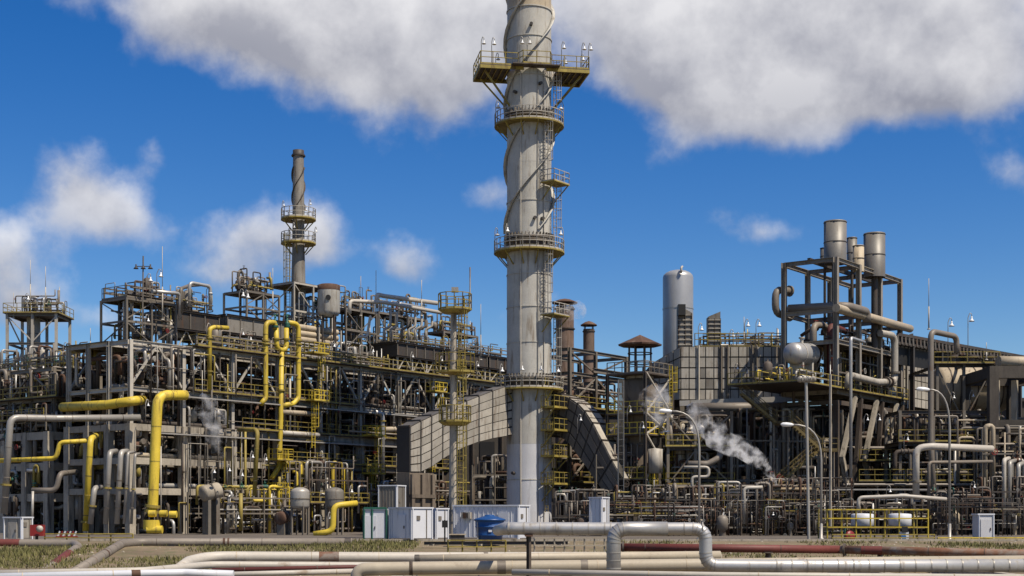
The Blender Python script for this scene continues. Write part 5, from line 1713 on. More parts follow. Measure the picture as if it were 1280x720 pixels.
tray("cable tray along the sunny rack face under the deck", G(2, -0.55, 13.0), G(44, -0.55, 13.0))
tray("cable tray along the top of the concrete posts", G(2, -0.6, 9.4), G(40, -0.6, 9.4))
tray("cable tray rising beside the vented column", PX(776, 640, 82), PX(776, 475, 82))
tray("cable tray in front of the support frame", PX(1040, 612, 80), PX(1165, 612, 80))

# a taller pair of bays between the sloping duct and the boiler, and under the boiler
o6 = V((xpx(835, 84), 84, 0))
fb, fbat = skeleton("steel_bay", "tall dark steel bay between the vented column and boiler legs", o6, X1, Y1, [0, 2.6, 6.0], [0, 4.5], [4.6, 8.2, 11.6], "steel", 0.26, 0.22, 0.3, "ib", "f", bm="steel_dark")
deck(fb, fbat, -0.3, 6.3, -0.4, 4.5, 4.6, "steel_dark", "f", "yellow_worn")
deck(fb, fbat, -0.3, 6.3, -0.4, 4.5, 8.2, "steel_dark", "f", "yellow_worn")
for j, (z, H, w) in enumerate(((4.7, 3.0, "lower"), (8.3, 3.0, "upper"))):
    tangle("pipework on the %s floor of the tall dark steel bay" % w, o6 + V((0.2, 0.2, 0)), X1, Y1, 5.6, 3.8, H, 34, 670 + j, PAL_DARK + ["galv", "tan_duct"], z0=z, frame=False, rr=(0.07, 0.2), valves=0.3)
vessel("column", "slim pale vertical vessel inside the tall dark steel bay", o6 + V((1.3, 2, 4.8)), o6 + V((1.3, 2, 10.4)), 0.55, "cladding_light", "column", None, 0.5, 18, 3)
o7 = V((xpx(1125, 83), 83, 0))
fc, fcat = skeleton("steel_bay", "wide dark steel bay carrying railed floors right of the V struts", o7, X1, Y1, [0, 3, 6, 9], [0, 5], [4.9, 8.6, 11.6], "steel", 0.26, 0.22, 0.32, "ib", "", bm="steel_dark")
deck(fc, fcat, -4.0, 9.2, -0.5, 5, 4.9, "steel_dark", "f", "yellow_worn")
deck(fc, fcat, -0.3, 9.2, -0.5, 5, 8.6, "steel_dark", "f", "yellow_worn")
for j, (z, H, w) in enumerate(((0.0, 4.6, "ground"), (5.0, 3.2, "middle"), (8.7, 2.8, "upper"))):
    tangle("pipework on the %s floor of the wide dark steel bay" % w, o7 + V((0.2, 0.4, 0)), X1, Y1, 8.6, 4, H, 44, 680 + j, PAL_DARK + ["galv", "pipe_white"], z0=z, frame=False, rr=(0.06, 0.2), valves=0.3)

for k, (lab, x, Y, L, H) in enumerate((("tall risers and pipes standing before the boiler legs", 862, 85, 8.5, 12.0), ("tall risers and pipes between staircase and V struts", 975, 86, 6.0, 12.0), ("tall risers and pipes right of the V struts", 1118, 82, 9.0, 11.0), ("tall risers around the blower casing", 745, 84, 6.0, 8.5), ("tall risers before the dark pier frame", 1228, 80, 6.0, 10.0))):
    tangle(lab, V((xpx(x, Y), Y, 0)), X1, Y1, L, 1.6, H, 40, 720 + k, ["pipe_grey", "galv", "steel", "steel_brown", "tan_duct", "steel_dark", "pipe_grey"], frame=(k != 2), rr=(0.06, 0.2), valves=0.35, pots=0, fm="steel")

# instruments, vents and small piping on top of the stands above the rack deck
for k, (s0, s1, t0, t1, z, w) in enumerate(((1.2, 5.6, 2.6, 6.4, 22.28, "the corner stand"), (14.5, 18.0, 5.5, 9.0, 25.46, "the low stand behind the rusty drum"), (24.6, 28.4, 4.0, 7.0, 25.06, "the tall stand past the rusty drum"),
                                              (29.5, 36.0, 5.0, 8.0, 25.46, "the stand of hung pipes"), (37.5, 42.5, 4.0, 7.0, 24.26, "the low stand under the mast basket"), (7.0, 10.8, 4.8, 8.8, 22.06, "the box cooler"), (28.5, 46, 1.5, 5, 21.4, "the long coolers"))):
    tangle("thin pipework and vents on top of %s" % w, G(s0 + 0.1, t0 + 0.2), GU, GV, (s1 - s0 - 0.2) * KS, t1 - t0 - 0.4, 1.5, 24 if k < 6 else 40, 740 + k, PAL_GREY + ["yellow_worn"], z0=z, frame=(k % 2 == 0), rr=(0.04, 0.13), up=1.2, pots=1)
for k, (s0, s1, t0, z, H, w) in enumerate(((1.4, 5.4, 2.8, 18.0, 4.0, "under the corner stand"), (24.8, 28.2, 4.2, 18.0, 6.5, "inside the tall stand past the rusty drum"), (29.7, 35.8, 5.2, 21.4, 3.6, "inside the stand of hung pipes"), (19.2, 23.2, 4.8, 18.0, 8.0, "inside the thin chimney's lattice stand"))):
    tangle("pipes and vessels %s" % w, G(s0, t0), GU, GV, (s1 - s0) * KS, 2.6, H, 30, 760 + k, PAL_GREY + ["yellow_worn", "pipe_white"], z0=z, frame=False, rr=(0.06, 0.17), pots=2)

def near(Y):
    """distances in front of the plant, measured from the foot of the bank"""
    return Y if Y >= 70 else Y * FPX / 1130.0 + CAMY


# ------------------------------------------------------------------ lamp mast with basket before the curved duct
MY = 53.5
mx = xpx(567, MY)
mast = thing("lamp_mast", "tall concrete mast with yellow ladder and round top basket", "mast", (mx, MY, 0))
b = MB(); b.lathe((mx, MY, 0), [(0.36, 0), (0.22, zpx(385, MY))], 14); b.build("pole", "concrete", mast)
for y, r in ((388, 1.2), (528, 1.15)):
    c = V((mx + 0.1, MY, zpx(y, MY)))
    b = MB(); b.lathe(c, [(0.25, -0.25), (r * 0.75, -0.22), (r, 0), (0.25, 0.02)], 14, smooth=False); b.build("basket_floor", "yellow_worn", mast)
    q = MB(); q.rail([c + V((math.cos(a) * r, math.sin(a) * r, 0)) for a in (2 * math.pi * k / 12 for k in range(12))], 1.2, 0.055, 0.6, True); q.build("railing", "yellow_worn" if y < 400 else "yellow_worn", mast)
c = V((mx + 0.1, MY, zpx(466, MY)))
b = MB(); b.lathe(c, [(0.25, -0.2), (1.1, 0), (0.25, 0.02)], 12, smooth=False); b.build("basket_floor", "yellow_worn", mast)
q = MB(); q.rail([c + V((math.cos(a) * 1.4, math.sin(a) * 1.0, 0)) for a in (2 * math.pi * k / 10 for k in range(10))], 1.4, 0.05, 0.9, True); q.build("railing", "yellow_worn", mast)
ladder(mast, V((mx + 0.5, MY - 0.2, 0.3)), zpx(528, MY) - 0.3, V((0.3, -1, 0)), "yellow_worn")
ladder(mast, V((mx + 0.5, MY - 0.2, zpx(528, MY))), zpx(466, MY) - zpx(528, MY), V((0.3, -1, 0)), "yellow_worn")
ladder(mast, V((mx + 0.6, MY - 0.2, zpx(466, MY))), zpx(390, MY) - zpx(466, MY), V((0.3, -1, 0)), "yellow_worn")
cyl("antenna", V((mx + 1.2, MY, zpx(388, MY))), V((mx + 1.2, MY, zpx(334, MY))), 0.05, "steel_light", mast, 6)
b = MB(); b.box((mx + 0.1, MY, zpx(388, MY) + 1.5), 0.5, 0.4, 0.35); b.build("floodlight", "galv", mast)

# ------------------------------------------------------------------ cabins, water tank, boxes
# rotated so that the short end faces the sun
def end_vec(ang):
    return V((math.cos(ang), math.sin(ang), 0))


def cabin2(name, label, x0, x1, ytop, Y, m, dep, ang, ribs=0, door=0, win=0, z0=0.0, end_door=0):
    """cabin with its shaded long side from pixel x0 to x1, turned by ang so that the end on the sun side shows"""
    Y = near(Y)
    B = V((xpx(x1, Y), Y, z0))
    ax = end_vec(ang)                       # along the long side
    # find length so that far end lands on pixel x0
    k = (x0 - 640) / FPX
    L = (B.x - k * (B.y - CAMY)) / (ax.x - k * ax.y)
    A = B - ax * L
    ay = V((-ax.y, ax.x, 0))
    H = zpx(ytop, Y) - z0
    t = thing(name, label, "cabin", (A + B) / 2 + ay * dep / 2)
    b = MB(); b.box((A + B) / 2 + ay * dep / 2 + Z * (H / 2 + 0.1), L, dep, H - 0.2, ax, ay); b.build("wall", m, t)
    b = MB(); b.box((A + B) / 2 + ay * dep / 2 + Z * (H + 0.01), L + 0.14, dep + 0.14, 0.1, ax, ay); b.build("roof", "white_paint", t)
    b = MB(); b.box((A + B) / 2 + ay * dep / 2 + Z * 0.05, L - 0.1, dep - 0.1, 0.1, ax, ay); b.build("plinth", "concrete_dark", t)
    for q in range(ribs):
        p = A + ax * L * (q + 0.5) / ribs - ay * 0.014
        bar("wall_rib", p + Z * 0.25, p + Z * (H - 0.1), 0.04, 0.02, m, t)
    for p in (A + ax * 0.03 - ay * 0.02, B - ax * 0.04 - ay * 0.02, B + ax * 0.02 + ay * 0.05, B + ax * 0.02 + ay * (dep - 0.05)):
        bar("corner_post", p + Z * 0.1, p + Z * (H - 0.04), 0.09, 0.09, "white_paint", t)
    if door:
        p = A + ax * L * door - ay * 0.03
        b = MB(); b.box(p + Z * (H * 0.45), 0.8, 0.06, H * 0.72, ax, ay); d = b.build("door", m, t)
        b = MB(); b.box(p + ax * 0.3 - ay * 0.06 + Z * H * 0.42, 0.05, 0.06, 0.2, ax, ay); b.build("handle", "steel_dark", d)
    if win:
        p = A + ax * L * win - ay * 0.02
        b = MB(); b.box(p + Z * (H * 0.62), 0.7, 0.06, 0.6, ax, ay); w = b.build("window", "steel", t)
        b = MB(); b.box(p - ay * 0.035 + Z * (H * 0.62), 0.58, 0.02, 0.48, ax, ay); b.build("pane", "black", w)
    if L > 3:
      b = MB(); b.box(A + ax * L * 0.22 - ay * 0.16 + Z * H * 0.72, min(0.7, L * 0.3), 0.3, 0.45, ax, ay); vu = b.build("air_conditioner", "cladding_light", t)
      b = MB(); b.box(A + ax * L * 0.22 - ay * 0.32 + Z * H * 0.72, min(0.4, L * 0.2), 0.03, 0.34, ax, ay); b.build("grille", "steel_dark", vu)
    p = B + ax * 0.03 + ay * dep * 0.3
    b = MB(); b.box(p + Z * (H * 0.7), 0.05, 0.3, 0.3, ax, ay); b.build("vent_grille", "steel", t)
    bar("conduit", p + ay * dep * 0.4 + Z * 0.1, p + ay * dep * 0.4 + Z * (H - 0.1), 0.05, 0.05, "steel", t)
    if end_door:
        p = B + ax * 0.03 + ay * dep * 0.5
        b = MB(); b.box(p + Z * (H * 0.44), 0.05, min(0.9, dep * 0.6), H * 0.76, ax, ay); b.build("door", m, t)
    return t, A, B, ax, ay, H


cabin2("site_cabin", "long pale grey site cabin behind the blue water tank", 567, 648, 632, 62, "white_paint", 1.75, -0.45, ribs=14, door=0.78)
cabin2("site_cabin", "white site cabin with bright end, beside the mast", 487, 515, 635, 61, "white_paint", 1.9, -0.75, ribs=4, door=0.55)
cabin2("site_cabin", "small white shelter squeezed between mast and white cabin", 538, 545, 636, 62.5, "white_paint", 1.4, -0.6)
t, A, B, ax, ay, H = cabin2("site_cabin", "narrow grey cabin framed in dark green", 455, 483, 637, 62, "white_paint", 0.5, -0.05, door=0.3)
for p in (A, A + ax * (B - A).length * 0.36, B):
    bar("green_post", p - ay * 0.04, p - ay * 0.04 + Z * (H + 0.1), 0.12, 0.12, "green_paint", t)
bar("green_post", A - ay * 0.04 + Z * (H + 0.1), B - ay * 0.04 + Z * (H + 0.1), 0.12, 0.14, "green_paint", t)
cabin2("cabinet", "grey electrical cabinet with cooling unit above the cabins", 473, 496, 607, 72, "cladding", 1.6, -0.4, ribs=6)
cabin2("cabinet", "pale electrical cabinet with open louvres by the blower casing", 737, 752, 622, 70, "white_paint", 1.2, -0.6, ribs=3)
cabin2("cabinet", "grey and white electrical cabinet at the far left", 5, 27, 647, 62, "cladding_light", 1.0, -0.45, door=0.5, ribs=2)
cabin2("cabinet", "tall plain grey cabinet before the dark concrete pier", 1223, 1242, 643, 64, "stack_primer", 1.0, 0.1, door=0.5)

t = thing("water_tank", "round dark blue plastic water tank with conical lid", "tank", PX(612, 676, 40.95) * 1.0)
c = V((xpx(612, 40.95), 40.95, zpx(677, 40.95)))
H = zpx(650, 40.95) - c.z
b = MB(); b.lathe(c, [(0.02, 0), (0.80, 0), (0.82, H * 0.25), (0.87, H * 0.28), (0.87, H * 0.32), (0.85, H * 0.35), (0.88, H * 0.64), (0.93, H * 0.66), (0.93, H * 0.7), (0.9, H * 0.72), (0.94, H)], 28); b.build("body", "blue_plastic", t)
b = MB(); b.lathe(c + Z * H, [(0.95, -0.06), (1.03, -0.05), (1.03, 0.04), (0.9, 0.09), (0.5, 0.22), (0.32, 0.26), (0.3, 0.33), (0.02, 0.35)], 28); b.build("lid", "blue_plastic", t)
b = MB(); b.box(c + V((0.05, -0.9, H * 0.5)), 0.22, 0.03, 0.14); b.build("label_plate", "white_paint", t)
cyl("overflow_pipe", c + V((-0.75, -0.55, 0)), c + V((-0.75, -0.55, H * 0.9)), 0.035, "pipe_white", t, 8)

# small box stand with a black meter by the cabins
t = thing("meter_stand", "small grey meter box on a stand before the cabins", "box", PX(572, 680, 39.38))
b = MB(); b.box(PX(572, 673, 39.38), 0.9, 0.5, 0.5); b.build("box", "concrete_dark", t)
b = MB(); b.box(PX(572, 668, 39.38), 1.05, 0.65, 0.06); b.build("lid", "tan_duct", t)
b = MB(); b.bar(PX(556, 679, 40.17), PX(556, 650, 40.17), 0.07); b.box(PX(556, 655, 40.01), 0.35, 0.25, 0.45); b.build("black_meter", "black", t)

# fire box and red bundle at far left
t = thing("hose_box", "small red hose reel box on a post by the left cabinet", "hose box", PX(47, 680, 44.09))
b = MB(); b.box(PX(47, 663, 44.09), 0.85, 0.5, 0.75); b.build("box", "red_paint", t)
b = MB(); b.lathe(PX(50, 661, 43.62), [(0, 0), (0.22, 0), (0.22, 0.15), (0, 0.16)], 12, V((0, -1, 0))); b.build("reel", "steel_light", t)
bar("post", PX(46, 680, 44.09), PX(46, 668, 44.09), 0.14, 0.14, "black", t)
t = thing("hose_rack", "low rack of red and white rods beside the hose box", "rack", PX(84, 676, 45.66))
for k in range(7):
    bar("rod", PX(72 + k * 3.4, 671, 45.66), PX(75 + k * 3.4, 664, 45.66), 0.05, 0.1, "red_paint" if k % 2 else "white_paint", t)
bar("foot", PX(70, 671, 45.66), PX(97, 671, 45.66), 0.1, 0.1, "red_paint", t)


def fence(label, x0, x1, Y, yt, m, step=1.2, z0=None, w=0.07):
    Y = near(Y)
    z0 = z0 if z0 is not None else bank_z(0, Y)
    a, c = V((xpx(x0, Y), Y, z0)), V((xpx(x1, Y), Y, z0))
    h = zpx(yt, Y) - z0
    t = thing("guard_rail", label, "fence", (a + c) / 2)
    n = max(2, int((c - a).length / step))
    for k in range(n + 1):
        p = a.lerp(c, k / n)
        bar("post", p, p + Z * h, w, w, m, t)
    for f in (0.98, 0.5):
        bar("rail", a + Z * h * f - V((0, w, 0)), c + Z * h * f - V((0, w, 0)), w, w, m, t)


fence("low pale railing on the bank behind the silver pipe", 560, 632, 53, 675, "yellow_worn", 0.7)
fence("low cream railing right of the silver pipe's end", 668, 768, 53, 672, "cream", 0.55)
fence("low yellow railing along the yard by the yellow riser", 56, 166, 60.5, 667, "yellow_worn", 1.2)
fence("yellow railing along the yard below the chimney tower", 1040, 1168, 61.5, 668, "yellow_worn", 1.0)
fence("yellow railing along the yard at the far end", 1172, 1300, 61.5, 672, "yellow", 1.0)

# ------------------------------------------------------------------ dosing tanks on a railed stand
DS = 56.63
t = thing("dosing_stand", "yellow railed steel stand around two white dosing tanks", "stand", (xpx(1100, DS), DS, 0))
xa, xb = xpx(1034, DS), xpx(1160, DS)
zf = zpx(668, DS); zt2 = zpx(660, DS)
for k in range(8):
    x = xa + (xb - xa) * k / 7
    bar("post", (x, DS, 0), (x, DS, zpx(637, DS)), 0.09, 0.09, "yellow", t)
    bar("post", (x, DS + 3, 0), (x, DS + 3, zpx(637, DS)), 0.09, 0.09, "yellow_worn", t)
for y in (637, 648, 659):
    bar("rail", (xa, DS - 0.08, zpx(y, DS)), (xb, DS - 0.08, zpx(y, DS)), 0.09, 0.09, "yellow", t)
    bar("rail", (xa, DS + 3.08, zpx(y, DS)), (xb, DS + 3.08, zpx(y, DS)), 0.07, 0.07, "yellow_worn", t)
b = MB(); b.box(((xa + xb) / 2, DS + 1.5, zpx(660, DS)), xb - xa, 2.8, 0.1); b.build("floor", "steel_brown", t)
for x, w in ((1078, "nearer the hose reel"), (1125, "nearer the small white box")):
    vessel("dosing_tank", "white round dosing tank with tan lid, %s" % w, (xpx(x, DS + 1.4), DS + 1.4, zpx(657, DS)), (xpx(x, DS + 1.4), DS + 1.4, zpx(643, DS)), 0.85, "white_paint", "tank", None, 0.1, 22, 0)
t = thing("hose_reel", "red round hose reel under the dosing stand", "hose reel", PX(1062, 682, 53.5))
b = MB(); b.lathe(PX(1061, 671, 53.5), [(0, 0), (0.42, 0), (0.46, 0.1), (0.42, 0.22), (0, 0.24)], 18, V((0.5, -0.8, 0))); b.build("reel", "red_paint", t)
bar("post", PX(1056, 682, 53.5), PX(1056, 660, 53.5), 0.1, 0.1, "green_paint", t)
t = thing("pump_box", "small white box with black sign on the yard railing", "box", PX(1133, 682, 48.79))
b = MB(); b.box(PX(1130, 673, 48.79), 0.55, 0.4, 0.9); b.build("box", "white_paint", t)
b = MB(); b.box(PX(1131, 662, 48.48), 0.4, 0.08, 0.4); b.build("sign", "black", t)
b = MB(); b.box(PX(1130, 673, 48.32), 0.3, 0.04, 0.4); b.build("panel", "blue_paint", t)

# ------------------------------------------------------------------ street lamps, floodlight pole
def street_lamp(label, xp, Y, ybend, xh, yh):
    Y = near(Y)
    p = V((xpx(xp, Y), Y, 0))
    top = V((p.x, Y, zpx(ybend, Y)))
    hd = PX(xh, yh, Y)
    t = thing("street_lamp", label, "street lamp", p)
    b = MB()
    pts = [p, top]
    n = 8
    for k in range(1, n + 1):
        u = k / n
        ctrl = V((top.x, Y, hd.z + 0.1))
        pts.append(top * (1 - u) ** 2 + ctrl * 2 * u * (1 - u) + hd * u * u)
    b.tube(pts, [0.09] * 2 + [0.07] * n, 10, 0)
    b.build("pole", "galv", t)
    d = (hd - pts[-2]).normalized()
    q = MB(); q.lathe(hd - d * 0.15, [(0.05, 0), (0.13, 0.2), (0.17, 0.55), (0.15, 0.85), (0.03, 0.98)], 12, d); q.build("lamp_head", "white_lamp", t)
    b = MB(); b.lathe(p, [(0.2, 0), (0.2, 0.08), (0.12, 0.12), (0.12, 1.1), (0.09, 1.15)], 10); b.build("base", "galv", t)


street_lamp("curved street lamp before the boiler legs", 874, 66, 560, 838, 514)
street_lamp("curved street lamp before the yellow staircase", 1026.5, 66, 575, 990, 531)
street_lamp("curved street lamp before the brown drum", 1187, 64, 535, 1160, 487)
t = thing("floodlight_pole", "straight thin pole with twin floodlights at the tower deck", "light pole", (xpx(1009, 53.5), 53.5, 0))
cyl("pole", (xpx(1011, 53.5), 53.5, 0), (xpx(1007.5, 53.5), 53.5, zpx(470, 53.5)), 0.11, "galv", t, 10)
bar("crossarm", PX(1000, 474, 53.5), PX(1016, 474, 53.5), 0.08, 0.08, "steel", t)
for x in (1000, 1005, 1011, 1016):
    b = MB(); b.lathe(PX(x, 474, 53.34), [(0.02, 0.2), (0.1, 0.18), (0.24, -0.05), (0.24, -0.1), (0.02, -0.09)], 10, V((0, 0.9, 0.3))); b.build("floodlight", "galv", t)
b = MB(); b.bar(PX(1038, 660, 70), PX(1038, 468, 70), 0.16); tag(b.build("thin_pole", "concrete", None), "thin straight tan pole in front of the V struts", "pole")

# ------------------------------------------------------------------ bell lamps and rods across the plant
LG = "bell lamps along the rack deck"
for k, (s, t_) in enumerate(((1, 0.2), (6.5, 0.1), (10, 0.5), (12.5, 3), (19.5, 0.2), (24, 0.1), (29, 0.1), (33, 0.2), (38, 0.1), (43, 0.1))):
    bell_lamp(G(s, t_ - 0.6, 18.0), 1.9, "white bell lamp on a thin pole along the rack deck, %s from its near corner" % ORD[k], LG, GU * 0.4, 0.36)
for k, (x, y, Y) in enumerate(sorted(((265, 582, 78), (284, 580, 77), (300, 586, 77), (313, 563, 78), (295, 640, 74), (520, 492, 96), (330, 566, 80), (182, 498, 79), (150, 493, 80), (365, 636, 76), (410, 640, 75), (437, 606, 80)))):
    bell_lamp(PX(x, y + 28, Y), 1.55, "white bell lamp in the rack's foot pipework, %s from the left" % ORD[k], "bell lamps at the rack foot", GU * 0.3, 0.34)
for k, (x, y, Y) in enumerate(sorted(((784, 510, 80), (800, 530, 80), (722, 520, 84), (918, 455, 94), (930, 460, 94), (942, 458, 94), (1080, 520, 82), (1095, 520, 82), (1130, 545, 80), (1108, 610, 78), (962, 640, 72), (900, 640, 72), (1213, 605, 76), (1188, 492, 86), (1212, 490, 86)))):
    bell_lamp(PX(x, y + 22, Y), 1.4, "white bell lamp in the pipework beyond the stack, %s from the left" % ORD[k], "bell lamps in the right units", V((0.3, -0.2, 0)), 0.34)
for x, y, Y, w in ((873, 407, 96, "on the boiler's near edge"), (912, 415, 96, "on the boiler roof, second"), (931, 402, 96, "on the boiler roof, tallest"), (945, 402, 96, "on the boiler's far edge")):
    bell_lamp(PX(x, 432, Y), max(0.4, (430 - y) / FPX * (Y - CAMY)), "white lamp on thin pole %s" % w, None, V((0.35, 0, 0)), 0.5)
for x, y, w in ((1185, 400, "nearer the inverted U pipe"), (1210, 394, "nearer the drum railings")):
    bell_lamp(PX(x, 455, 84), (452 - y) / FPX * (84 - CAMY), "tall white bell lamp rising over the brown drum, %s" % w, None, V((0.35, 0, 0)), 0.55)
for x, y, Y, w in ((183, 342, 84, "nearer the lamp cross"), (196, 336, 86, "nearer the lightning rod"), (258, 357, 88, "inside the U loop"), (299, 360, 90, "above the dark coolers, first"), (305, 362, 90, "above the dark coolers, second"), (31, 362, 112, "on the small open tower"), (79, 425, 100, "on the rack's far corner")):
    bell_lamp(PX(x, y + 28, Y), 1.7, "white bell lamp high on a gooseneck, %s" % w, None, V((0.4, 0, 0)), 0.5)
t = thing("lamp_cross", "thin pole with a cross of three dark lamps above the rack corner", "lamp", PX(178, 420, 83))
cyl("pole", PX(178, 420, 83), PX(179, 320, 83), 0.07, "steel", t, 6)
bar("crossarm", PX(170, 333, 83), PX(188, 333, 83), 0.07, 0.07, "steel_dark", t)
for x in (170, 179, 188):
    Mw = Matrix.Translation(PX(x, 336, 83)) @ Matrix.Diagonal((0.5, 0.5, 0.5, 1)); uobj("lamp_shade", "bell", "steel_dark", Mw, t)
for x, y0, y1, Y, w in ((203, 400, 308, 85, "beside the lamp cross"), (38, 380, 325, 112, "on the small open tower, first"), (57, 380, 333, 112, "on the small open tower, second"), (113, 440, 410, 95, "over the rack's shaded end"),
                        (341, 388, 335, 100, "left of the thin chimney"), (451, 395, 345, 98, "on the tall braced stand, first"), (470, 392, 338, 99, "on the tall braced stand, second"), (527, 395, 350, 102, "over the hung pipes"),
                        (1161, 412, 348, 86, "right of the chimney tower"), (601, 450, 380, 106, "between mast and tall stack"), (1233, 450, 428, 88, "at the drum railing"), (930, 430, 396, 96, "on the boiler roof"), (17, 398, 366, 112, "at the small tower's corner")):
    p = PX(x, y0, Y)
    rod(p, zpx(y1, Y) - p.z, "slim lightning rod %s" % w)

# ------------------------------------------------------------------ foreground pipes
def fpipe(label, pts, r, m, bends=None, seg=6, bands=(), n=22, sup=(), fl=()):
    b = MB(); b.tube(pts, r, n, r * 1.7 if bends is None else bends, True, seg)
    o = b.build("pipeline", m, None)
    tag(o, label, "pipeline")
    for i, f, mm, wd in bands:
        a, c = V(pts[i]), V(pts[i + 1])
        p = a.lerp(c, f); d = (c - a).normalized() * wd / 2
        cyl("band", p - d, p + d, r + 0.008, mm, o, 20)
    if m not in ("alu",):
        for i in range(len(pts) - 1):
            if (V(pts[i + 1]) - V(pts[i])).length > 4:
                welds(o, pts, i, r, 3.2, "steel_brown" if m in ("red_oxide", "rust_patchy", "pipe_grey") else "tan_duct")
    for i, f in fl:
        a, c = V(pts[i]), V(pts[i + 1])
        p = a.lerp(c, f); d = (c - a).normalized() * 0.05
        cyl("flange", p - d, p + d, r * 1.5, "steel_brown", o, 20)
    return o


def seams(o, pts, i, r, n, m="galv", f0=0.03, f1=0.97):
    a, c = V(pts[i]), V(pts[i + 1])
    d = (c - a).normalized() * 0.02
    for k in range(n):
        p = a.lerp(c, f0 + (f1 - f0) * k / max(1, n - 1))
        cyl("jacket_seam", p - d, p + d, r + 0.012, m, o, 20)


def elbow_rings(o, pts, i, bend, r, n, m="galv"):
    """overlapping jacket segments round the bend at point i"""
    path = round_path([V(pts[i - 1]), V(pts[i]), V(pts[i + 1])], bend, n)
    for a, c in zip(path[1:-1], path[2:-1]):
        d = (c - a).normalized() * 0.018
        cyl("jacket_seam", a - d, a + d, r + 0.012, m, o, 20)


def welds(o, pts, i, r, step, m):
    a, c = V(pts[i]), V(pts[i + 1])
    d = (c - a).normalized()
    x = 1.2
    while x < (c - a).length - 0.5:
        p = a + d * x
        cyl("weld_seam", p - d * 0.015, p + d * 0.015, r + 0.008, m, o, 20)
        x += step * rnd.uniform(0.8, 1.2)


YS = -2.96
zg = -1.0
q0 = [PX(622, 663, 6.45), PX(632, 660.5, YS + 0.6), PX(760, 661, YS + 0.3), PX(882, 661, YS), PX(882, 707, YS), PX(960, 707.5, YS - 0.1), PX(1310, 707, YS - 0.6)]
o = fpipe("silver jacketed pipeline with raised expansion loop and long low run", q0, 0.215, "alu", 0.42)
for i in (3, 4):
    elbow_rings(o, q0, i, 0.42, 0.215, 6)
seams(o, q0, 2, 0.215, 6); seams(o, q0, 5, 0.215, 18); seams(o, q0, 1, 0.215, 7)
q1 = [PX(767, 760, YS - 0.5), PX(767, 661, YS - 0.5), PX(834, 661, YS - 0.42)]
o = fpipe("silver jacketed upright pipe joining the raised loop", q1, 0.235, "alu", 0.45)
seams(o, q1, 0, 0.235, 6, f0=0.2, f1=0.7)
elbow_rings(o, q1, 1, 0.45, 0.235, 6)
t = thing("pipe_post", "thin rusty post under the end of the silver loop", "support", PX(661, 730, -2.49))
bar("post", V((xpx(661, -2.49), -2.49, -1.0)), PX(661, 669, -2.49), 0.12, 0.12, "steel_brown", t, "ib")
bar("shoe", PX(656, 669.5, -2.49), PX(666, 669.5, -2.49), 0.3, 0.06, "rust", t)

o = fpipe("long cream pipeline with elbow at its near end", [PX(446, 745, 0.18), PX(446, 712, 0.18), PX(470, 711, 0.18), PX(900, 706, 1.12), PX(1310, 702, 1.75)], 0.235, "cream", 0.4, bands=[(2, 0.1, "steel_brown", 0.12), (2, 0.36, "pipe_grey", 0.3), (2, 0.6, "pipe_grey", 0.25)])
fpipe("pale pipeline with rounded end beyond the cream one", [PX(218, 716, 8.02), PX(236, 702, 12.73), PX(262, 696, 14.29), PX(530, 697, 15.86), PX(900, 696, 19.0)], 0.25, "pipe_white", 1.4, bands=[(2, 0.55, "rust_patchy", 0.9), (3, 0.2, "pipe_grey", 0.2)])
fpipe("slim white pipeline with an orange rust patch", [PX(-20, 718, 1.75), PX(180, 714, 3.32), PX(262, 706, 8.02), PX(470, 707, 9.59), PX(640, 705, 11.16)], 0.15, "pipe_white", 1.0, bands=[(3, 0.75, "rust_patchy", 0.7)])
fpipe("slim white pipeline lowest in the track", [PX(-20, 722, -2.96), PX(230, 716, -0.6), PX(292, 718, -0.6)], 0.14, "white_paint", 0.5, bands=[(0, 0.75, "rust", 0.3)])
fpipe("thin red brown pipeline between white ones", [PX(265, 713, 3.32), PX(440, 709, 4.88), PX(640, 711, 6.45)], 0.09, "red_oxide", 0.3)
fpipe("thin white pipeline low in the track centre", [PX(250, 719, 1.75), PX(445, 714, 3.32)], 0.1, "pipe_white", 0.3)
fpipe("dark red pipeline running right from the silver loop", [PX(776, 684, 20.57), PX(1050, 687, 19.78)], 0.2, "red_oxide", 0.3, fl=[(0, 0.01)])
fpipe("rusty grey pipeline continuing the dark red one", [PX(1050.5, 687, 19.77), PX(1310, 693, 15.86)], 0.205, "rust_patchy", 0.3, fl=[(0, 0.02)], bands=[(0, 0.16, "red_oxide", 1.0)])
fpipe("white pipeline low on the right below the cream one", [PX(640, 715, -4.52), PX(900, 719, -5.31), PX(1310, 722, -6.09)], 0.1, "pipe_white", 0.3)
fpipe("grey pipeline along the crest of the grassy bank", [PX(90, 718, 19.0), PX(152, 680, 37.82), PX(172, 678, 39.38), PX(440, 678, 40.95)], 0.28, "pipe_grey", 1.2, bands=[(0, 0.6, "rust", 0.4), (2, 0.4, "rust", 0.15), (2, 0.42, "rust", 0.12), (2, 0.98, "steel_dark", 0.4)])
fpipe("grey and red pipeline bending down the left bank", [PX(-20, 679, 39.38), PX(25, 679.5, 39.38), PX(93, 680, 39.38), PX(98, 684, 37.82), PX(55, 716, 22.13)], 0.27, "pipe_grey", 0.8, bands=[(0, 0.5, "red_oxide", 2.3), (3, 0.55, "red_oxide", 7.5)])
fpipe("cream pipe end lying beside the pale pipeline", [PX(520, 699, 12.73), PX(640, 697, 13.35), PX(900, 694, 15.08)], 0.2, "cream", 0.3, bands=[(0, 0.01, "steel_dark", 0.2)])

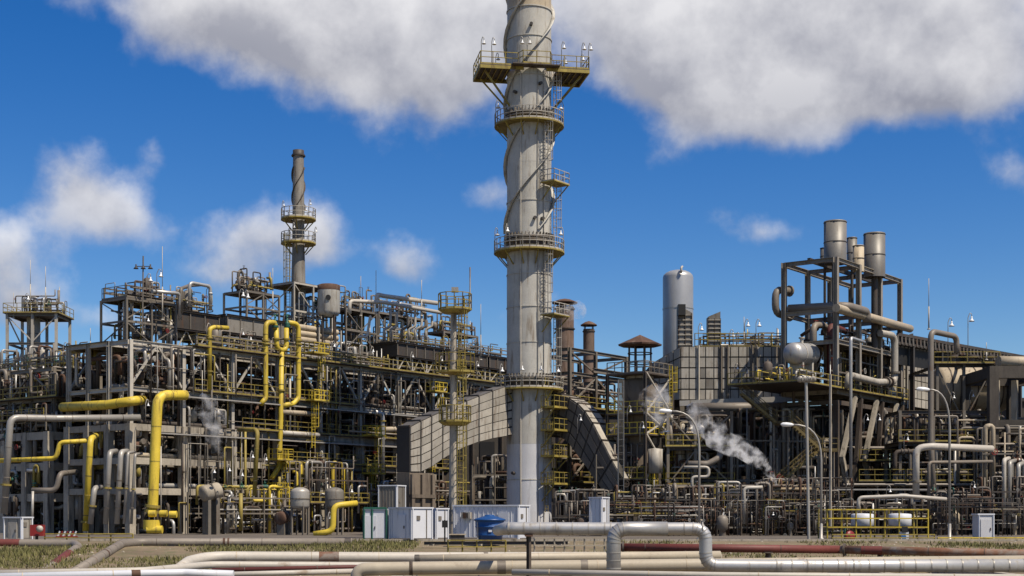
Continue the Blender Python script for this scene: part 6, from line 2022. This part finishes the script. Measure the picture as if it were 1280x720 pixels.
for k, (x, Y, w) in enumerate(((310, 57.3, 0), (410, 57.7, 0), (215, 57.2, 0), (60, 57, 0))):
    Y = near(Y)
    t = thing("pipe_sleeper", "small concrete sleeper on the bank crest, %s" % ("second from the cabins", "nearest the cabins", "third from the cabins", "farthest from the cabins")[k], "support", (xpx(x, Y), Y, bank_z(0, Y)), "sleepers on the bank crest")
    b = MB(); b.box((xpx(x, Y), Y, -0.42), 0.5, 1.0, 0.5); b.build("block", "concrete_dark", t)
    bar("saddle", (xpx(x, Y) - 0.2, Y, -0.2), (xpx(x, Y) + 0.2, Y, -0.2), 0.7, 0.06, "steel_dark", t)
for k, x in enumerate((270, 500, 720, 930, 1120, 1270)):
    t = thing("pipe_sleeper", "long concrete sleeper across the foreground pipe track, %s from the left" % ORD[k], "support", (xpx(x, 6.45), 6.45, -1.0), "sleepers across the pipe track")
    b = MB(); b.box((xpx(x, 6.45), 6.9, -0.87), 0.45, 26, 0.5); b.build("block", "concrete", t)
for k, x in enumerate((820, 960, 1100, 1240)):
    t = thing("pipe_support", "short steel stool under the dark red pipeline, %s from the silver loop" % ORD[k], "support", (xpx(x, 19.78), 19.78, -0.95), "stools under the red pipeline")
    bar("post", (xpx(x, 19.78), 19.78, -1.0), (xpx(x, 19.78), 19.78, -0.12), 0.2, 0.2, "steel_brown", t, "ib")
    bar("shoe", (xpx(x, 19.78), 19.5, -0.1), (xpx(x, 19.78), 20.1, -0.1), 0.4, 0.05, "steel_brown", t)
bar_ = thing("roadside_beam", "dark green steel beam lying on blocks before the cabins", "beam", PX(560, 681, 37.82))
bar("beam", PX(530, 679, 37.82), PX(710, 678.5, 37.82), 0.14, 0.2, "steel_dark", bar_, "ib")
for x in (540, 600, 660, 700):
    bar("block", PX(x, 682, 37.82), PX(x, 680, 37.82), 0.2, 0.3, "concrete", bar_)


# ------------------------------------------------------------------ steam
def steam_mat(name, dens, scale, thr, zlo=0.0, zhi=1000.0):
    m = bpy.data.materials.new(name)
    m.use_nodes = True
    t = NT(m.node_tree)
    m.node_tree.nodes.clear()
    out = t.n("ShaderNodeOutputMaterial")
    v = t.n("ShaderNodeVolumePrincipled")
    v.inputs["Color"].default_value = (0.99, 0.99, 0.99, 1)
    v.inputs["Anisotropy"].default_value = 0.2
    pos = t.n("ShaderNodeNewGeometry").outputs["Position"]
    n = t.noise(pos, scale, 3.5, 0.58, 0.5)
    sep = t.n("ShaderNodeSeparateXYZ")
    t.put(sep.inputs[0], pos)
    d = t.m("MULTIPLY", t.mr(n, thr, thr + 0.26, 0, 1, True), t.mr(sep.outputs[2], zlo, zhi, dens, dens * 0.22))
    t.put(v.inputs["Density"], d)
    t.put(out.inputs["Volume"], v.outputs[0])
    MATS[name] = m
    return m


steam_mat("steam_dense", 3.0, 1.15, 0.43, 4.0, 10.5)
steam_mat("steam_thin", 0.8, 0.9, 0.44)


def plume(label, pts, m, seed):
    """pts: (x px, y px, depth, radius)"""
    b = MB()
    path, rad = [], []
    r = random.Random(seed)
    for (x0, y0, Ya, r0), (x1, y1, Yb, r1) in zip(pts, pts[1:]):
        for k in range(6):
            u = k / 6
            p = PX(x0, y0, Ya).lerp(PX(x1, y1, Yb), u)
            path.append(p); rad.append((r0 + (r1 - r0) * u))
    path.append(PX(*pts[-1][:3])); rad.append(pts[-1][3] * 0.4)
    b.tube(path, rad, 20, 0)
    for i, p in enumerate(b.v):
        s = 0.28
        b.v[i] = p + V((mnoise.noise(p * 0.8 + V((seed, 0, 0))), mnoise.noise(p * 0.8 + V((0, seed, 9))), mnoise.noise(p * 0.8 + V((5, 0, seed))))) * s * rad[min(len(rad) - 1, i // 20)] * 1.6
    o = b.build("steam", m, None)
    return tag(o, label, "steam", kind="stuff")


plume("white steam plume blowing up from the valves under the staircase", [(971, 606, 74, 0.1), (964, 594, 74, 0.38), (948, 576, 74, 0.7), (925, 562, 74, 0.95), (900, 550, 74, 1.15), (878, 528, 74, 1.15), (862, 505, 74, 0.8)], "steam_dense", 1)
plume("thin grey steam before the vented column", [(832, 540, 78, 0.4), (826, 518, 78, 1.1), (820, 497, 78, 1.5), (812, 482, 78, 0.8)], "steam_thin", 2)
plume("thin grey steam at the concrete posts of the rack", [(277, 580, 77, 0.2), (274, 555, 77, 0.7), (268, 530, 77, 1.1), (258, 505, 77, 1.1), (252, 492, 77, 0.4)], "steam_thin", 3)
plume("small white steam puff behind the wide rusty vent", [(704, 394, 103, 0.2), (712, 392, 103, 0.9), (722, 390, 103, 1.1), (733, 393, 103, 0.5)], "steam_thin", 4)
